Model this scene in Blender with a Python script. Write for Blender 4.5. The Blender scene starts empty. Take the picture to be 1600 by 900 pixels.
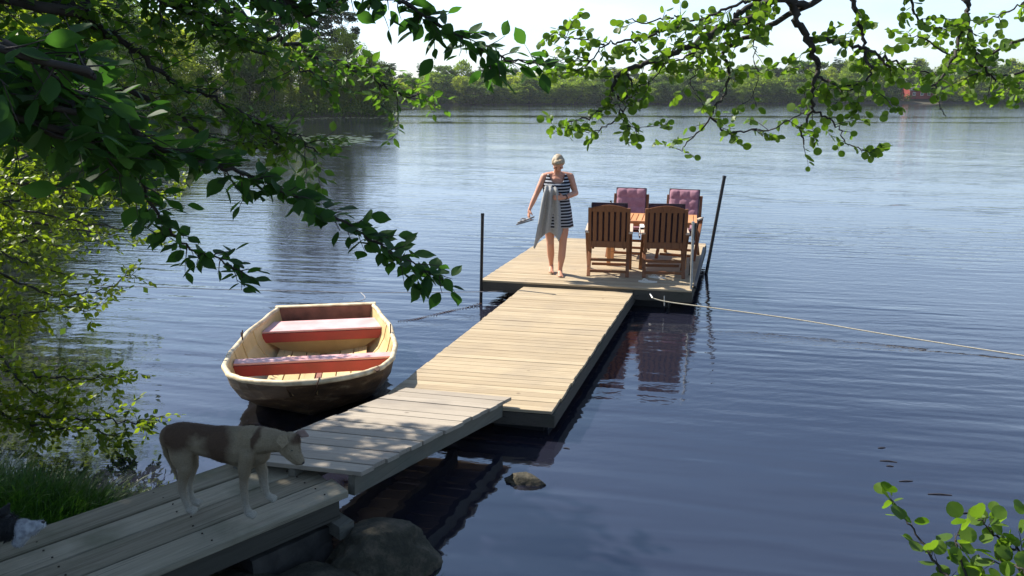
import bpy, bmesh, math, random
import numpy as np
from mathutils import Vector, Matrix, noise as mnoise

scene = bpy.context.scene
COL = scene.collection
# ------------------------------------------------------------------ camera
HC = 2.75; FPX = 1232.0; PITCH = math.atan((450-150)/FPX)
cam_d = bpy.data.cameras.new('camera'); cam = bpy.data.objects.new('camera', cam_d); COL.objects.link(cam)
cam.location = (0, 0, HC); cam.rotation_euler = (math.pi/2-PITCH, 0, 0)
cam_d.sensor_width = 36; cam_d.lens = FPX*36/1600; cam_d.clip_start = 0.05; cam_d.clip_end = 6000
scene.camera = cam
# ------------------------------------------------------------------ light
SAZ = math.radians(63); SEL = math.radians(43)        # sun: azimuth to the left of straight ahead, elevation
SUN = Vector((-math.sin(SAZ)*math.cos(SEL), math.cos(SAZ)*math.cos(SEL), math.sin(SEL)))
w = bpy.data.worlds.new('World'); scene.world = w; w.use_nodes = True
wn = w.node_tree.nodes; wl = w.node_tree.links; wn.clear()
sky = wn.new('ShaderNodeTexSky'); sky.sky_type = 'NISHITA'; sky.sun_disc = False
sky.sun_elevation = SEL; sky.sun_rotation = -SAZ; sky.air_density = 1.0; sky.dust_density = .8; sky.ozone_density = 3.0
bg = wn.new('ShaderNodeBackground'); bg.inputs[1].default_value = 0.079
wo = wn.new('ShaderNodeOutputWorld')
# thin high cloud, as in the photograph
tc = wn.new('ShaderNodeTexCoord'); mp = wn.new('ShaderNodeMapping'); mp.inputs['Scale'].default_value = (1.2, 1.2, 5.0)
nz = wn.new('ShaderNodeTexNoise'); nz.inputs['Scale'].default_value = 1.3; nz.inputs['Detail'].default_value = 5; nz.inputs['Roughness'].default_value = .5
rp = wn.new('ShaderNodeMapRange'); rp.inputs[1].default_value = .42; rp.inputs[2].default_value = .72; rp.inputs[4].default_value = .6
mx = wn.new('ShaderNodeMixRGB'); mx.inputs[2].default_value = (7.6, 9.3, 12.0, 1)
wl.new(tc.outputs['Generated'], mp.inputs[0]); wl.new(mp.outputs[0], nz.inputs[0]); wl.new(nz.outputs[0], rp.inputs[0])
sxyz = wn.new('ShaderNodeSeparateXYZ'); lo = wn.new('ShaderNodeMapRange'); lo.inputs[1].default_value = .0; lo.inputs[2].default_value = .5; lo.inputs[3].default_value = 1.0; lo.inputs[4].default_value = .12
wl.new(tc.outputs['Generated'], sxyz.inputs[0]); wl.new(sxyz.outputs[2], lo.inputs[0]); mm = wn.new('ShaderNodeMath'); mm.operation = 'MULTIPLY'; wl.new(rp.outputs[0], mm.inputs[0]); wl.new(lo.outputs[0], mm.inputs[1]); wl.new(mm.outputs[0], mx.inputs[0])
wl.new(sky.outputs[0], mx.inputs[1]); wl.new(mx.outputs[0], bg.inputs[0]); wl.new(bg.outputs[0], wo.inputs[0])
sd = bpy.data.lights.new('sun', 'SUN'); sd.energy = 4.3; sd.angle = math.radians(.53); sd.color = (1.0, .94, .84)
sun = bpy.data.objects.new('sun', sd); COL.objects.link(sun); sun.rotation_euler = (-SUN).to_track_quat('-Z', 'Y').to_euler()
vs = scene.view_settings; vs.view_transform = 'Standard'; vs.look = 'None'; vs.gamma = 1; vs.use_curve_mapping = False; vs.exposure = 1.25
scene.render.engine = 'CYCLES'; scene.cycles.max_bounces = 8; scene.cycles.volume_bounces = 2; scene.cycles.transparent_max_bounces = 8
scene.cycles.use_denoising = True

# ------------------------------------------------------------------ helpers
def at(x, y, z=None, Y=None):
    """point seen at photo pixel x, y (1600 x 900) that lies at height z or at distance Y"""
    c, s = math.cos(PITCH), math.sin(PITCH)
    a, b = (x-800)/FPX, -(y-450)/FPX
    d = Vector((a, c+s*b, -s+c*b))
    t = (z-HC)/d.z if z is not None else Y/d.y
    return Vector((0, 0, HC)) + d*t

def link(o, parent=None):
    COL.objects.link(o)
    if parent: o.parent = parent
    return o
def tag(o, label, cat, group=None, kind=None):
    o['label'] = label; o['category'] = cat
    if group: o['group'] = group
    if kind: o['kind'] = kind
    return o
def thing(name, label, cat, loc=(0, 0, 0), rz=0, group=None):
    o = bpy.data.objects.new(name, None); link(o); o.location = loc; o.rotation_euler = (0, 0, rz); o.empty_display_size = .1
    return tag(o, label, cat, group)
def obj(name, me, mat, parent=None, smooth=False):
    if isinstance(me, bmesh.types.BMesh):
        bm = me; me = bpy.data.meshes.new(name); bm.to_mesh(me); bm.free()
    me.name = name
    mats = mat if isinstance(mat, (list, tuple)) else [mat]
    if len(me.materials): me.materials.clear()
    for m in mats: me.materials.append(m)
    if smooth:
        me.polygons.foreach_set('use_smooth', [True]*len(me.polygons))
    o = bpy.data.objects.new(name, me); return link(o, parent)
def copy_tree(o, parent=None):
    c = o.copy(); COL.objects.link(c)
    if parent: c.parent = parent
    for ch in list(o.children): copy_tree(ch, c)
    return c
def npmesh(name, V, F, k):
    """V (n,3), F flat faces of k corners each"""
    V = np.asarray(V, dtype=np.float32); F = np.asarray(F, dtype=np.int32).reshape(-1)
    me = bpy.data.meshes.new(name); nf = len(F)//k
    me.vertices.add(len(V)); me.vertices.foreach_set('co', V.reshape(-1))
    me.loops.add(len(F)); me.loops.foreach_set('vertex_index', F)
    me.polygons.add(nf); me.polygons.foreach_set('loop_start', np.arange(0, len(F), k, dtype=np.int32))
    try: me.polygons.foreach_set('loop_total', np.full(nf, k, dtype=np.int32))
    except Exception: pass
    me.update(calc_edges=True); me.validate(); return me
def box(bm, c, s, rot=None):
    vs_ = []
    for dx in (-.5, .5):
        for dy in (-.5, .5):
            for dz in (-.5, .5):
                v = Vector((dx*s[0], dy*s[1], dz*s[2]))
                if rot is not None: v = rot @ v
                vs_.append(bm.verts.new(v+Vector(c)))
    for f in ((0,1,3,2),(4,6,7,5),(0,4,5,1),(2,3,7,6),(0,2,6,4),(1,5,7,3)):
        bm.faces.new([vs_[i] for i in f])
def bar(bm, p, q, a, b, up=(0, 0, 1)):
    """box bar from p to q, a wide (sideways), b thick (along up)"""
    p, q = Vector(p), Vector(q); d = (q-p); L = d.length; d.normalize()
    up = Vector(up)
    if abs(d.dot(up)) > .98: up = Vector((0, 1, 0))
    s = d.cross(up).normalized(); u = s.cross(d)
    R = Matrix((s, d, u)).transposed()
    box(bm, (p+q)/2, (a, L, b), R)
def hexa(bm, pts):
    """8 corners: 4 bottom ccw, 4 top ccw"""
    v = [bm.verts.new(Vector(p)) for p in pts]
    for f in ((3,2,1,0),(4,5,6,7),(0,1,5,4),(1,2,6,5),(2,3,7,6),(3,0,4,7)): bm.faces.new([v[i] for i in f])
def bevel(bm, w_, seg=1):
    bmesh.ops.recalc_face_normals(bm, faces=bm.faces)
    bmesh.ops.bevel(bm, geom=list(bm.edges), offset=w_, segments=seg, affect='EDGES', clamp_overlap=True)
    return bm
def tube_np(pts, rad, sides=6):
    P = np.array([tuple(p) for p in pts], float); n = len(P)
    R = np.array(rad, float) if hasattr(rad, '__len__') else np.full(n, rad)
    T = np.gradient(P, axis=0); T /= np.linalg.norm(T, axis=1)[:, None]+1e-9
    up = np.array([0, 0, 1.0]); 
    if abs(T[:, 2]).mean() > .9: up = np.array([0, 1.0, 0])
    S = np.cross(T, up); S /= np.linalg.norm(S, axis=1)[:, None]+1e-9
    U = np.cross(S, T)
    a = np.linspace(0, 2*np.pi, sides, endpoint=False)
    V = P[:, None, :] + R[:, None, None]*(np.cos(a)[None, :, None]*S[:, None, :] + np.sin(a)[None, :, None]*U[:, None, :])
    V = V.reshape(-1, 3)
    F = []
    for i in range(n-1):
        for j in range(sides):
            k = (j+1) % sides
            F += [i*sides+j, i*sides+k, (i+1)*sides+k, (i+1)*sides+j]
    return V, np.array(F)
class Tubes:
    def __init__(s): s.V = []; s.F = []; s.n = 0
    def add(s, pts, rad, sides=6):
        if len(pts) < 2: return
        V, F = tube_np(pts, rad, sides); s.V.append(V); s.F.append(F+s.n); s.n += len(V)
    def build(s, name, mat, parent=None, smooth=True):
        return obj(name, npmesh(name, np.concatenate(s.V), np.concatenate(s.F), 4), mat, parent, smooth)
def smooth_path(pts, n=6):
    """Catmull-Rom through points"""
    P = [Vector(p) for p in pts]; out = []
    for i in range(len(P)-1):
        p0 = P[max(i-1, 0)]; p1 = P[i]; p2 = P[i+1]; p3 = P[min(i+2, len(P)-1)]
        for k in range(n):
            t = k/n
            out.append(.5*((2*p1)+(p2-p0)*t+(2*p0-5*p1+4*p2-p3)*t*t+(3*p1-p0-3*p2+p3)*t**3))
    out.append(P[-1]); return out

# ------------------------------------------------------------------ materials
def mat(name):
    m = bpy.data.materials.new(name); m.use_nodes = True; n = m.node_tree.nodes; b = n['Principled BSDF']
    return m, n, m.node_tree.links, b
def plain(name, c, rough=.6, metal=0, var=.0, scale=8, bump=0, c2=None, spec=None):
    m, n, l, b = mat(name)
    b.inputs['Base Color'].default_value = (*c, 1); b.inputs['Roughness'].default_value = rough; b.inputs['Metallic'].default_value = metal
    if spec is not None: b.inputs['Specular IOR Level'].default_value = spec
    if var or c2:
        t = n.new('ShaderNodeTexCoord'); z = n.new('ShaderNodeTexNoise'); z.inputs['Scale'].default_value = scale; z.inputs['Detail'].default_value = 6
        r = n.new('ShaderNodeMapRange'); r.inputs[1].default_value = .35; r.inputs[2].default_value = .65
        x = n.new('ShaderNodeMixRGB'); x.inputs[1].default_value = (*c, 1)
        x.inputs[2].default_value = (*(c2 if c2 else tuple(v*(1-var) for v in c)), 1)
        l.new(t.outputs['Object'], z.inputs[0]); l.new(z.outputs[0], r.inputs[0]); l.new(r.outputs[0], x.inputs[0]); l.new(x.outputs[0], b.inputs['Base Color'])
        if bump:
            bp = n.new('ShaderNodeBump'); bp.inputs['Distance'].default_value = bump; l.new(z.outputs[0], bp.inputs['Height']); l.new(bp.outputs[0], b.inputs['Normal'])
    return m
def wood(name, c1, c2, ang=0, rough=.7, grain=28, stain=None, along='x', stain_amt=.5, bump=.0025):
    """boards: tone by island, long grain, stains. ang = heading of the boards in radians"""
    m, n, l, b = mat(name)
    t = n.new('ShaderNodeTexCoord'); mr = n.new('ShaderNodeMapping'); mr.inputs['Rotation'].default_value = (0, 0, -ang)
    ms = n.new('ShaderNodeMapping'); ms.inputs['Scale'].default_value = (1.0, 14, 14) if along == 'x' else ((14, 1, 14) if along == 'y' else (14, 14, 1.0))
    g = n.new('ShaderNodeNewGeometry')
    ad = n.new('ShaderNodeVectorMath'); ad.operation = 'ADD'
    sc_ = n.new('ShaderNodeMath'); sc_.operation = 'MULTIPLY'; sc_.inputs[1].default_value = 37
    z = n.new('ShaderNodeTexNoise'); z.inputs['Scale'].default_value = grain/10; z.inputs['Detail'].default_value = 8; z.inputs['Roughness'].default_value = .65
    l.new(t.outputs['Object'], mr.inputs[0]); l.new(mr.outputs[0], ms.inputs[0]); l.new(ms.outputs[0], ad.inputs[0])
    l.new(g.outputs['Random Per Island'], sc_.inputs[0]); l.new(sc_.outputs[0], ad.inputs[1]); l.new(ad.outputs[0], z.inputs[0])
    r = n.new('ShaderNodeMapRange'); r.inputs[1].default_value = .3; r.inputs[2].default_value = .7; l.new(z.outputs[0], r.inputs[0])
    ix = n.new('ShaderNodeMath'); ix.operation = 'MULTIPLY_ADD'; ix.inputs[1].default_value = .55; l.new(g.outputs['Random Per Island'], ix.inputs[0])
    hf = n.new('ShaderNodeMath'); hf.operation = 'MULTIPLY'; hf.inputs[1].default_value = .5; l.new(r.outputs[0], hf.inputs[0]); l.new(hf.outputs[0], ix.inputs[2])
    x = n.new('ShaderNodeMixRGB'); x.inputs[1].default_value = (*c1, 1); x.inputs[2].default_value = (*c2, 1); l.new(ix.outputs[0], x.inputs[0])
    out = x
    if stain:
        z2 = n.new('ShaderNodeTexNoise'); z2.inputs['Scale'].default_value = 2.6; z2.inputs['Detail'].default_value = 7; l.new(t.outputs['Object'], z2.inputs[0])
        r2 = n.new('ShaderNodeMapRange'); r2.inputs[1].default_value = .48; r2.inputs[2].default_value = .72; r2.inputs[4].default_value = stain_amt; l.new(z2.outputs[0], r2.inputs[0])
        x2 = n.new('ShaderNodeMixRGB'); x2.inputs[2].default_value = (*stain, 1); l.new(r2.outputs[0], x2.inputs[0]); l.new(x.outputs[0], x2.inputs[1]); out = x2
    # thin dark checks running with the grain, and the odd knot
    mc = n.new('ShaderNodeMapping'); mc.inputs['Scale'].default_value = (.5, 34, 34) if along == 'x' else ((34, .5, 34) if along == 'y' else (34, 34, .5)); l.new(mr.outputs[0], mc.inputs[0])
    zc = n.new('ShaderNodeTexNoise'); zc.inputs['Scale'].default_value = 2.4; zc.inputs['Detail'].default_value = 3; ac = n.new('ShaderNodeVectorMath'); ac.operation = 'ADD'; l.new(mc.outputs[0], ac.inputs[0]); l.new(sc_.outputs[0], ac.inputs[1]); l.new(ac.outputs[0], zc.inputs[0])
    rc = n.new('ShaderNodeMapRange'); rc.inputs[1].default_value = .60; rc.inputs[2].default_value = .70; rc.inputs[4].default_value = .55; l.new(zc.outputs[0], rc.inputs[0])
    vk = n.new('ShaderNodeTexVoronoi'); vk.inputs['Scale'].default_value = 3.3; l.new(mr.outputs[0], vk.inputs['Vector']); rk = n.new('ShaderNodeMapRange'); rk.inputs[1].default_value = .085; rk.inputs[2].default_value = .03; rk.inputs[4].default_value = .6; l.new(vk.outputs['Distance'], rk.inputs[0])
    mk = n.new('ShaderNodeMath'); mk.operation = 'MAXIMUM'; l.new(rc.outputs[0], mk.inputs[0]); l.new(rk.outputs[0], mk.inputs[1])
    xc = n.new('ShaderNodeMixRGB'); xc.inputs[2].default_value = (c1[0]*.35, c1[1]*.3, c1[2]*.28, 1); l.new(mk.outputs[0], xc.inputs[0]); l.new(out.outputs[0], xc.inputs[1]); out = xc
    l.new(out.outputs[0], b.inputs['Base Color']); b.inputs['Roughness'].default_value = rough; b.inputs['Specular IOR Level'].default_value = .3
    bp = n.new('ShaderNodeBump'); bp.inputs['Distance'].default_value = bump; l.new(z.outputs[0], bp.inputs['Height']); l.new(bp.outputs[0], b.inputs['Normal'])
    return m
def leafmat(name, c1, c2, trans=.5, tcol=None, rough=.45, spec=.35):
    m, n, l, b = mat(name)
    g = n.new('ShaderNodeNewGeometry'); x = n.new('ShaderNodeMixRGB'); x.inputs[1].default_value = (*c1, 1); x.inputs[2].default_value = (*c2, 1)
    l.new(g.outputs['Random Per Island'], x.inputs[0]); l.new(x.outputs[0], b.inputs['Base Color'])
    b.inputs['Roughness'].default_value = rough; b.inputs['Specular IOR Level'].default_value = spec
    tr = n.new('ShaderNodeBsdfTranslucent'); mi = n.new('ShaderNodeMixShader'); mi.inputs[0].default_value = trans
    x2 = n.new('ShaderNodeMixRGB'); x2.blend_type = 'MULTIPLY'; x2.inputs[0].default_value = 1; x2.inputs[2].default_value = (*(tcol or (2.2, 2.4, 1.0)), 1)
    l.new(x.outputs[0], x2.inputs[1]); l.new(x2.outputs[0], tr.inputs[0])
    l.new(b.outputs[0], mi.inputs[1]); l.new(tr.outputs[0], mi.inputs[2]); l.new(mi.outputs[0], n['Material Output'].inputs[0])
    return m
M = {}
M['bark'] = plain('bark', (.045, .038, .032), .9, var=.5, scale=14, bump=.01)
M['twig'] = plain('twig_bark', (.035, .028, .024), .85)
M['pinebark'] = plain('pine_bark', (.14, .075, .045), .9, var=.5, scale=6, bump=.01)
M['alder'] = leafmat('alder_leaf', (.055, .11, .014), (.10, .17, .022), .5, (2.3, 2.3, .9))
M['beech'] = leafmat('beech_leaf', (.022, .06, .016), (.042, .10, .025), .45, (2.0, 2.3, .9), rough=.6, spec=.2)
M['shade'] = leafmat('shade_tree_leaf', (.035, .085, .018), (.07, .13, .025), .5, (2.2, 2.4, .8))
M['willow'] = leafmat('bank_leaf', (.07, .12, .012), (.14, .20, .02), .55, (2.4, 2.2, .8))
M['far'] = leafmat('wood_leaf', (.09, .145, .022), (.15, .215, .035), .55, (2.2, 2.1, .7), rough=.7, spec=.1)
M['far2'] = leafmat('birch_leaf', (.15, .20, .028), (.22, .28, .04), .55, (2.1, 2.0, .7), rough=.7, spec=.1)
M['far3'] = leafmat('dark_wood_leaf', (.055, .095, .02), (.09, .14, .028), .5, (1.5, 1.6, .8), rough=.7, spec=.1)
M['needle'] = leafmat('pine_needles', (.025, .05, .02), (.05, .08, .028), .2, (1.4, 1.4, .8), rough=.7, spec=.1)

# ------------------------------------------------------------------ terrain and water
LAKE = [(-2.05, 4.25), (-2.35, 4.62), (-2.75, 4.75), (-3.5, 5.1), (-4.8, 5.9), (-7.5, 8.5), (-13, 16), (-19.5, 30), (-30, 55), (-36, 80), (-36, 98), (-17.0, 112),
        (-17.5, 119), (-50, 135), (-90, 190), (-70, 240), (-40, 252), (-5, 262), (60, 285), (125, 302), (150, 300), (190, 306), (196, 312), (240, 330), (262, 240), (210, 60), (90, 10), (30, 2.5),
        (12, 1.8), (4, 2.3), (1.2, 3.1), (-.2, 3.75), (-1.2, 4.0)]
def lake_sd(X, Y):
    """signed distance to the lake outline, positive on land"""
    d = np.full(X.shape, 1e9); inside = np.zeros(X.shape, bool); n = len(LAKE)
    for i in range(n):
        x1, y1 = LAKE[i]; x2, y2 = LAKE[(i+1) % n]
        ex, ey = x2-x1, y2-y1; t = np.clip(((X-x1)*ex+(Y-y1)*ey)/(ex*ex+ey*ey), 0, 1)
        d = np.minimum(d, np.hypot(X-x1-t*ex, Y-y1-t*ey))
        c = ((y1 > Y) != (y2 > Y)) & (X < (x2-x1)*(Y-y1)/(y2-y1+1e-12)+x1); inside ^= c
    return np.where(inside, -d, d)
def ground_h(X, Y):
    d = lake_sd(X, Y)
    near = np.exp(-(X**2+Y**2)/200)
    h = np.where(d > 0, np.minimum(d*.42, 1.15)*near + (1-near)*np.minimum(d*.12+.02, 1.3), np.maximum(d*.4, -1.2)-.02)
    far = np.clip((Y-90)/100, 0, 1)
    h += np.where(d > 0, far*np.clip(d*.07, 0, 6), 0)
    hill = 2*np.exp(-((X-115)/65)**2-((Y-400)/75)**2)+1*np.exp(-((X-250)/90)**2-((Y-450)/80)**2)
    h += np.where(d > 0, hill*np.clip(d/60, 0, 1), 0)
    wob = .5*np.sin(X*2.1+1.3*np.sin(Y*1.7))*np.cos(Y*2.6)+.5*np.sin(X*5.3+Y*3.1)
    h += np.where(d > .1, .05*wob, 0)
    return h
def gh(x, y): return float(ground_h(np.array([x], float), np.array([y], float))[0])
u = np.linspace(-1, 1, 261); gx = np.sign(u)*(np.abs(u)**4.2)*1500+u*22
v = np.linspace(-1, 1, 301); gy = np.sign(v)*(np.abs(v)**4.0)*1500+v*26
GX, GY = np.meshgrid(gx, gy); GZ = ground_h(GX, GY)
nx, ny = len(gx), len(gy); idx = np.arange(nx*ny).reshape(ny, nx)
F = np.stack([idx[:-1, :-1], idx[:-1, 1:], idx[1:, 1:], idx[1:, :-1]], -1).reshape(-1)
m, n, l, b = mat('forest_floor')
t = n.new('ShaderNodeTexCoord'); z = n.new('ShaderNodeTexNoise'); z.inputs['Scale'].default_value = 1.2; z.inputs['Detail'].default_value = 10; z.inputs['Roughness'].default_value = .7
cr = n.new('ShaderNodeValToRGB'); cr.color_ramp.elements[0].position = .35; cr.color_ramp.elements[0].color = (.03, .026, .02, 1)
cr.color_ramp.elements[1].position = .65; cr.color_ramp.elements[1].color = (.045, .06, .02, 1); e = cr.color_ramp.elements.new(.5); e.color = (.06, .048, .03, 1)
l.new(t.outputs['Object'], z.inputs[0]); l.new(z.outputs[0], cr.inputs[0]); l.new(cr.outputs[0], b.inputs['Base Color']); b.inputs['Roughness'].default_value = .95
bp = n.new('ShaderNodeBump'); bp.inputs['Distance'].default_value = .05; l.new(z.outputs[0], bp.inputs['Height']); l.new(bp.outputs[0], b.inputs['Normal'])
g = obj('ground', npmesh('ground', np.stack([GX, GY, GZ], -1).reshape(-1, 3), F, 4), m, smooth=True); g['kind'] = 'structure'

# water
m, n, l, b = mat('lake_water')
b.inputs['Base Color'].default_value = (.013, .014, .024, 1); b.inputs['IOR'].default_value = 2.25
b.inputs['Roughness'].default_value = .035
t = n.new('ShaderNodeTexCoord')
def wnoise(scale, sx, sy, rot, detail=2, rough=.5, dist=0):
    mr_ = n.new('ShaderNodeMapping'); mr_.inputs['Rotation'].default_value = (0, 0, rot); mp = n.new('ShaderNodeMapping'); mp.inputs['Scale'].default_value = (sx, sy, 1); l.new(t.outputs['Object'], mr_.inputs[0])
    q = n.new('ShaderNodeTexNoise'); q.inputs['Scale'].default_value = scale; q.inputs['Detail'].default_value = detail; q.inputs['Roughness'].default_value = rough; q.inputs['Distortion'].default_value = dist
    l.new(mr_.outputs[0], mp.inputs[0]); l.new(mp.outputs[0], q.inputs[0]); return q.outputs[0]
def mul(a, k):
    q = n.new('ShaderNodeMath'); q.operation = 'MULTIPLY'; l.new(a, q.inputs[0])
    if isinstance(k, (int, float)): q.inputs[1].default_value = k
    else: l.new(k, q.inputs[1])
    return q.outputs[0]
def add(a, c):
    q = n.new('ShaderNodeMath'); q.operation = 'ADD'; l.new(a, q.inputs[0]); l.new(c, q.inputs[1]); return q.outputs[0]
long_ = wnoise(4.6, .17, 1.0, .2, 1, .4, .15)
mid_ = wnoise(10, .45, 1.0, -.1, 2, .5, .2)
fine_ = wnoise(26, .6, 1.0, .25, 2, .5)
patch = wnoise(.06, .5, 1.6, .0, 3, .5)
pr = n.new('ShaderNodeMapRange'); pr.inputs[1].default_value = .38; pr.inputs[2].default_value = .62; pr.inputs[3].default_value = .35; pr.inputs[4].default_value = 1.0; l.new(patch, pr.inputs[0])
sx_ = n.new('ShaderNodeSeparateXYZ'); l.new(t.outputs['Object'], sx_.inputs[0])
# wind picks up away from the sheltered bank
wy = n.new('ShaderNodeMapRange'); wy.inputs[1].default_value = 4; wy.inputs[2].default_value = 11; wy.inputs[3].default_value = .12; wy.inputs[4].default_value = 1.0; l.new(sx_.outputs[1], wy.inputs[0])
# close to the far shores the water lies calm again
wf = n.new('ShaderNodeMapRange'); wf.inputs[1].default_value = 30; wf.inputs[2].default_value = 110; wf.inputs[3].default_value = 1.0; wf.inputs[4].default_value = 1.3; l.new(sx_.outputs[1], wf.inputs[0])
lp = wnoise(.35, .5, 1.2, .5, 2, .5); lr = n.new('ShaderNodeMapRange'); lr.inputs[1].default_value = .35; lr.inputs[2].default_value = .65; lr.inputs[3].default_value = .25; lr.inputs[4].default_value = 1.25; l.new(lp, lr.inputs[0])
h = add(mul(mul(long_, .0145), lr.outputs[0]), mul(mul(add(mul(mid_, .0060), mul(fine_, .0018)), wy.outputs[0]), pr.outputs[0]))
band = wnoise(.05, .12, 1.0, .03, 3, .55)
br = n.new('ShaderNodeMapRange'); br.inputs[1].default_value = .38; br.inputs[2].default_value = .47; br.inputs[3].default_value = .10; br.inputs[4].default_value = 1.0; l.new(band, br.inputs[0])
fb = n.new('ShaderNodeMapRange'); fb.inputs[1].default_value = 45; fb.inputs[2].default_value = 90; l.new(sx_.outputs[1], fb.inputs[0])
bm_ = n.new('ShaderNodeMapRange'); bm_.inputs[3].default_value = 1.0; l.new(fb.outputs[0], bm_.inputs[0]); l.new(br.outputs[0], bm_.inputs[4])
h = mul(mul(h, wf.outputs[0]), bm_.outputs[0])
bp = n.new('ShaderNodeBump'); bp.inputs['Distance'].default_value = 1.0; bp.inputs['Strength'].default_value = 1.0; l.new(h, bp.inputs['Height']); l.new(bp.outputs[0], b.inputs['Normal'])
WATER = m
bm = bmesh.new(); 
for p in ((-1400, -60, 0), (1400, -60, 0), (1400, 1400, 0), (-1400, 1400, 0)): bm.verts.new(p)
bm.faces.new(bm.verts[:]); o = obj('lake_water', bm, m); o['kind'] = 'structure'

# ------------------------------------------------------------------ leaves
def leaf_tmpl(ts, ws, cup, tip):
    """outline of a leaf: distance along the midrib, half width; last point is the middle of the fan"""
    r_ = [(t_, w_, cup*min(1, w_*2.6)) for t_, w_ in zip(ts, ws)]; o_ = [(0, 0, 0)]+r_+[(tip, 0, -.04)]+[(t_, -w_, z_) for t_, w_, z_ in reversed(r_)]
    return np.array(o_+[(.5, 0, -.03)])
LEAF_ROUND = leaf_tmpl((.08, .28, .55, .80, .96), (.22, .41, .47, .38, .18), .06, 1.0)
LEAF_OVAL = leaf_tmpl((.10, .30, .52, .74, .92), (.13, .27, .31, .23, .09), .06, 1.08)
class Leaves:
    """collects leaves, builds one mesh"""
    def __init__(s, kind='quad'): s.B = []; s.D = []; s.N = []; s.S = []; s.kind = kind
    def add(s, B, D, N, S): s.B.append(np.asarray(B, float)); s.D.append(np.asarray(D, float)); s.N.append(np.asarray(N, float)); s.S.append(np.asarray(S, float))
    def count(s): return sum(len(x) for x in s.S)
    def build(s, name, mat_, parent=None):
        B = np.concatenate(s.B); D = np.concatenate(s.D); N = np.concatenate(s.N); S = np.concatenate(s.S)
        D = D/(np.linalg.norm(D, axis=1)[:, None]+1e-9); W = np.cross(N, D); W /= np.linalg.norm(W, axis=1)[:, None]+1e-9; N = np.cross(D, W)
        if s.kind == 'quad': T = np.array([[0, 0, 0], [.5, .36, 0], [1, 0, 0], [.5, -.36, 0]])
        else: T = LEAF_ROUND if s.kind == 'round' else LEAF_OVAL
        nv = len(T)
        V = B[:, None, :]+S[:, None, None]*(T[None, :, 0:1]*D[:, None, :]+T[None, :, 1:2]*W[:, None, :]+T[None, :, 2:3]*N[:, None, :])
        V = V.reshape(-1, 3); base = np.arange(len(B))*nv
        if s.kind == 'quad':
            F = (base[:, None]+np.array([0, 3, 2, 1])[None, :]).reshape(-1); return obj(name, npmesh(name, V, F, 4), mat_, parent)
        tri = [[i, nv-1, (i+1) % (nv-1)] for i in range(nv-1)]
        F = (base[:, None, None]+np.array(tri)[None]).reshape(-1)
        return obj(name, npmesh(name, V, F, 3), mat_, parent, smooth=True)
def unit(v): return v/(np.linalg.norm(v)+1e-9)
def sprays(rng, limb, tubes, leaves, start=.2, step=.12, tlen=.45, lstep=.04, lsize=.06, droop=.25, sub=0.5, updown=.5, tr=.0035, flat=.5, lrand=.45, ngr=1, tip=True):
    """twigs with alternate leaves along a limb polyline"""
    P = np.array([tuple(p) for p in limb], float); seg = np.linalg.norm(np.diff(P, axis=0), axis=1); L = seg.sum(); cum = np.concatenate([[0], np.cumsum(seg)])
    s = L*start; side = 1
    def twig(p0, d, ln, depth):
        k = max(3, int(ln/.07)); pts = [p0]; d = unit(d); p = p0.copy()
        for i in range(k):
            d = unit(d+rng.normal(0, .13, 3)+np.array([0, 0, -droop*.12])); p = p+d*ln/k; pts.append(p.copy())
        pts = np.array(pts); tubes.add(pts, np.linspace(tr*(1 if depth == 0 else .6), tr*.35, len(pts)), 4)
        seg2 = ln/k; nl = int(ln/lstep)
        for q in range(nl+1):
            f = (q+.6)/(nl+1)*k; i = min(int(f), k-1); b0 = pts[i]+(pts[i+1]-pts[i])*(f-i); t_ = unit(pts[i+1]-pts[i])
            sd_ = unit(np.cross(t_, np.array([0, 0, 1.0])+rng.normal(0, .35, 3)))*(1 if q % 2 else -1)
            dd = unit(t_*.7+sd_*.9+rng.normal(0, .3, 3)+np.array([0, 0, -.15]))
            nn = unit(np.array([0, 0, 1.0])*flat+rng.normal(0, lrand, 3))
            leaves.add([b0+dd*lsize*.15], [dd], [nn], [lsize*rng.uniform(.6, 1.15)])
            if depth == 0 and rng.random() < sub*.35 and q > 1:
                twig(b0, unit(t_+sd_*1.1+rng.normal(0, .2, 3)), ln*rng.uniform(.3, .55), 1)
    while s < L:
        i = min(np.searchsorted(cum, s)-1, len(P)-2); i = max(i, 0); f = (s-cum[i])/(seg[i]+1e-9); p = P[i]+(P[i+1]-P[i])*f; t_ = unit(P[i+1]-P[i])
        for _ in range(ngr):
            sdv = unit(np.cross(t_, np.array([0, 0, 1.0])+rng.normal(0, .6, 3)))*side; side = -side
            taper = 1-.45*(s/L)
            twig(p, t_*.6+sdv*.9+np.array([0, 0, rng.normal(0, updown*.5)-.1]), tlen*rng.uniform(.45, 1.1)*taper, 0)
        s += step*rng.uniform(.6, 1.4)
    if tip: twig(P[-1], unit(P[-1]-P[-2]), tlen*.5, 0)

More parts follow.
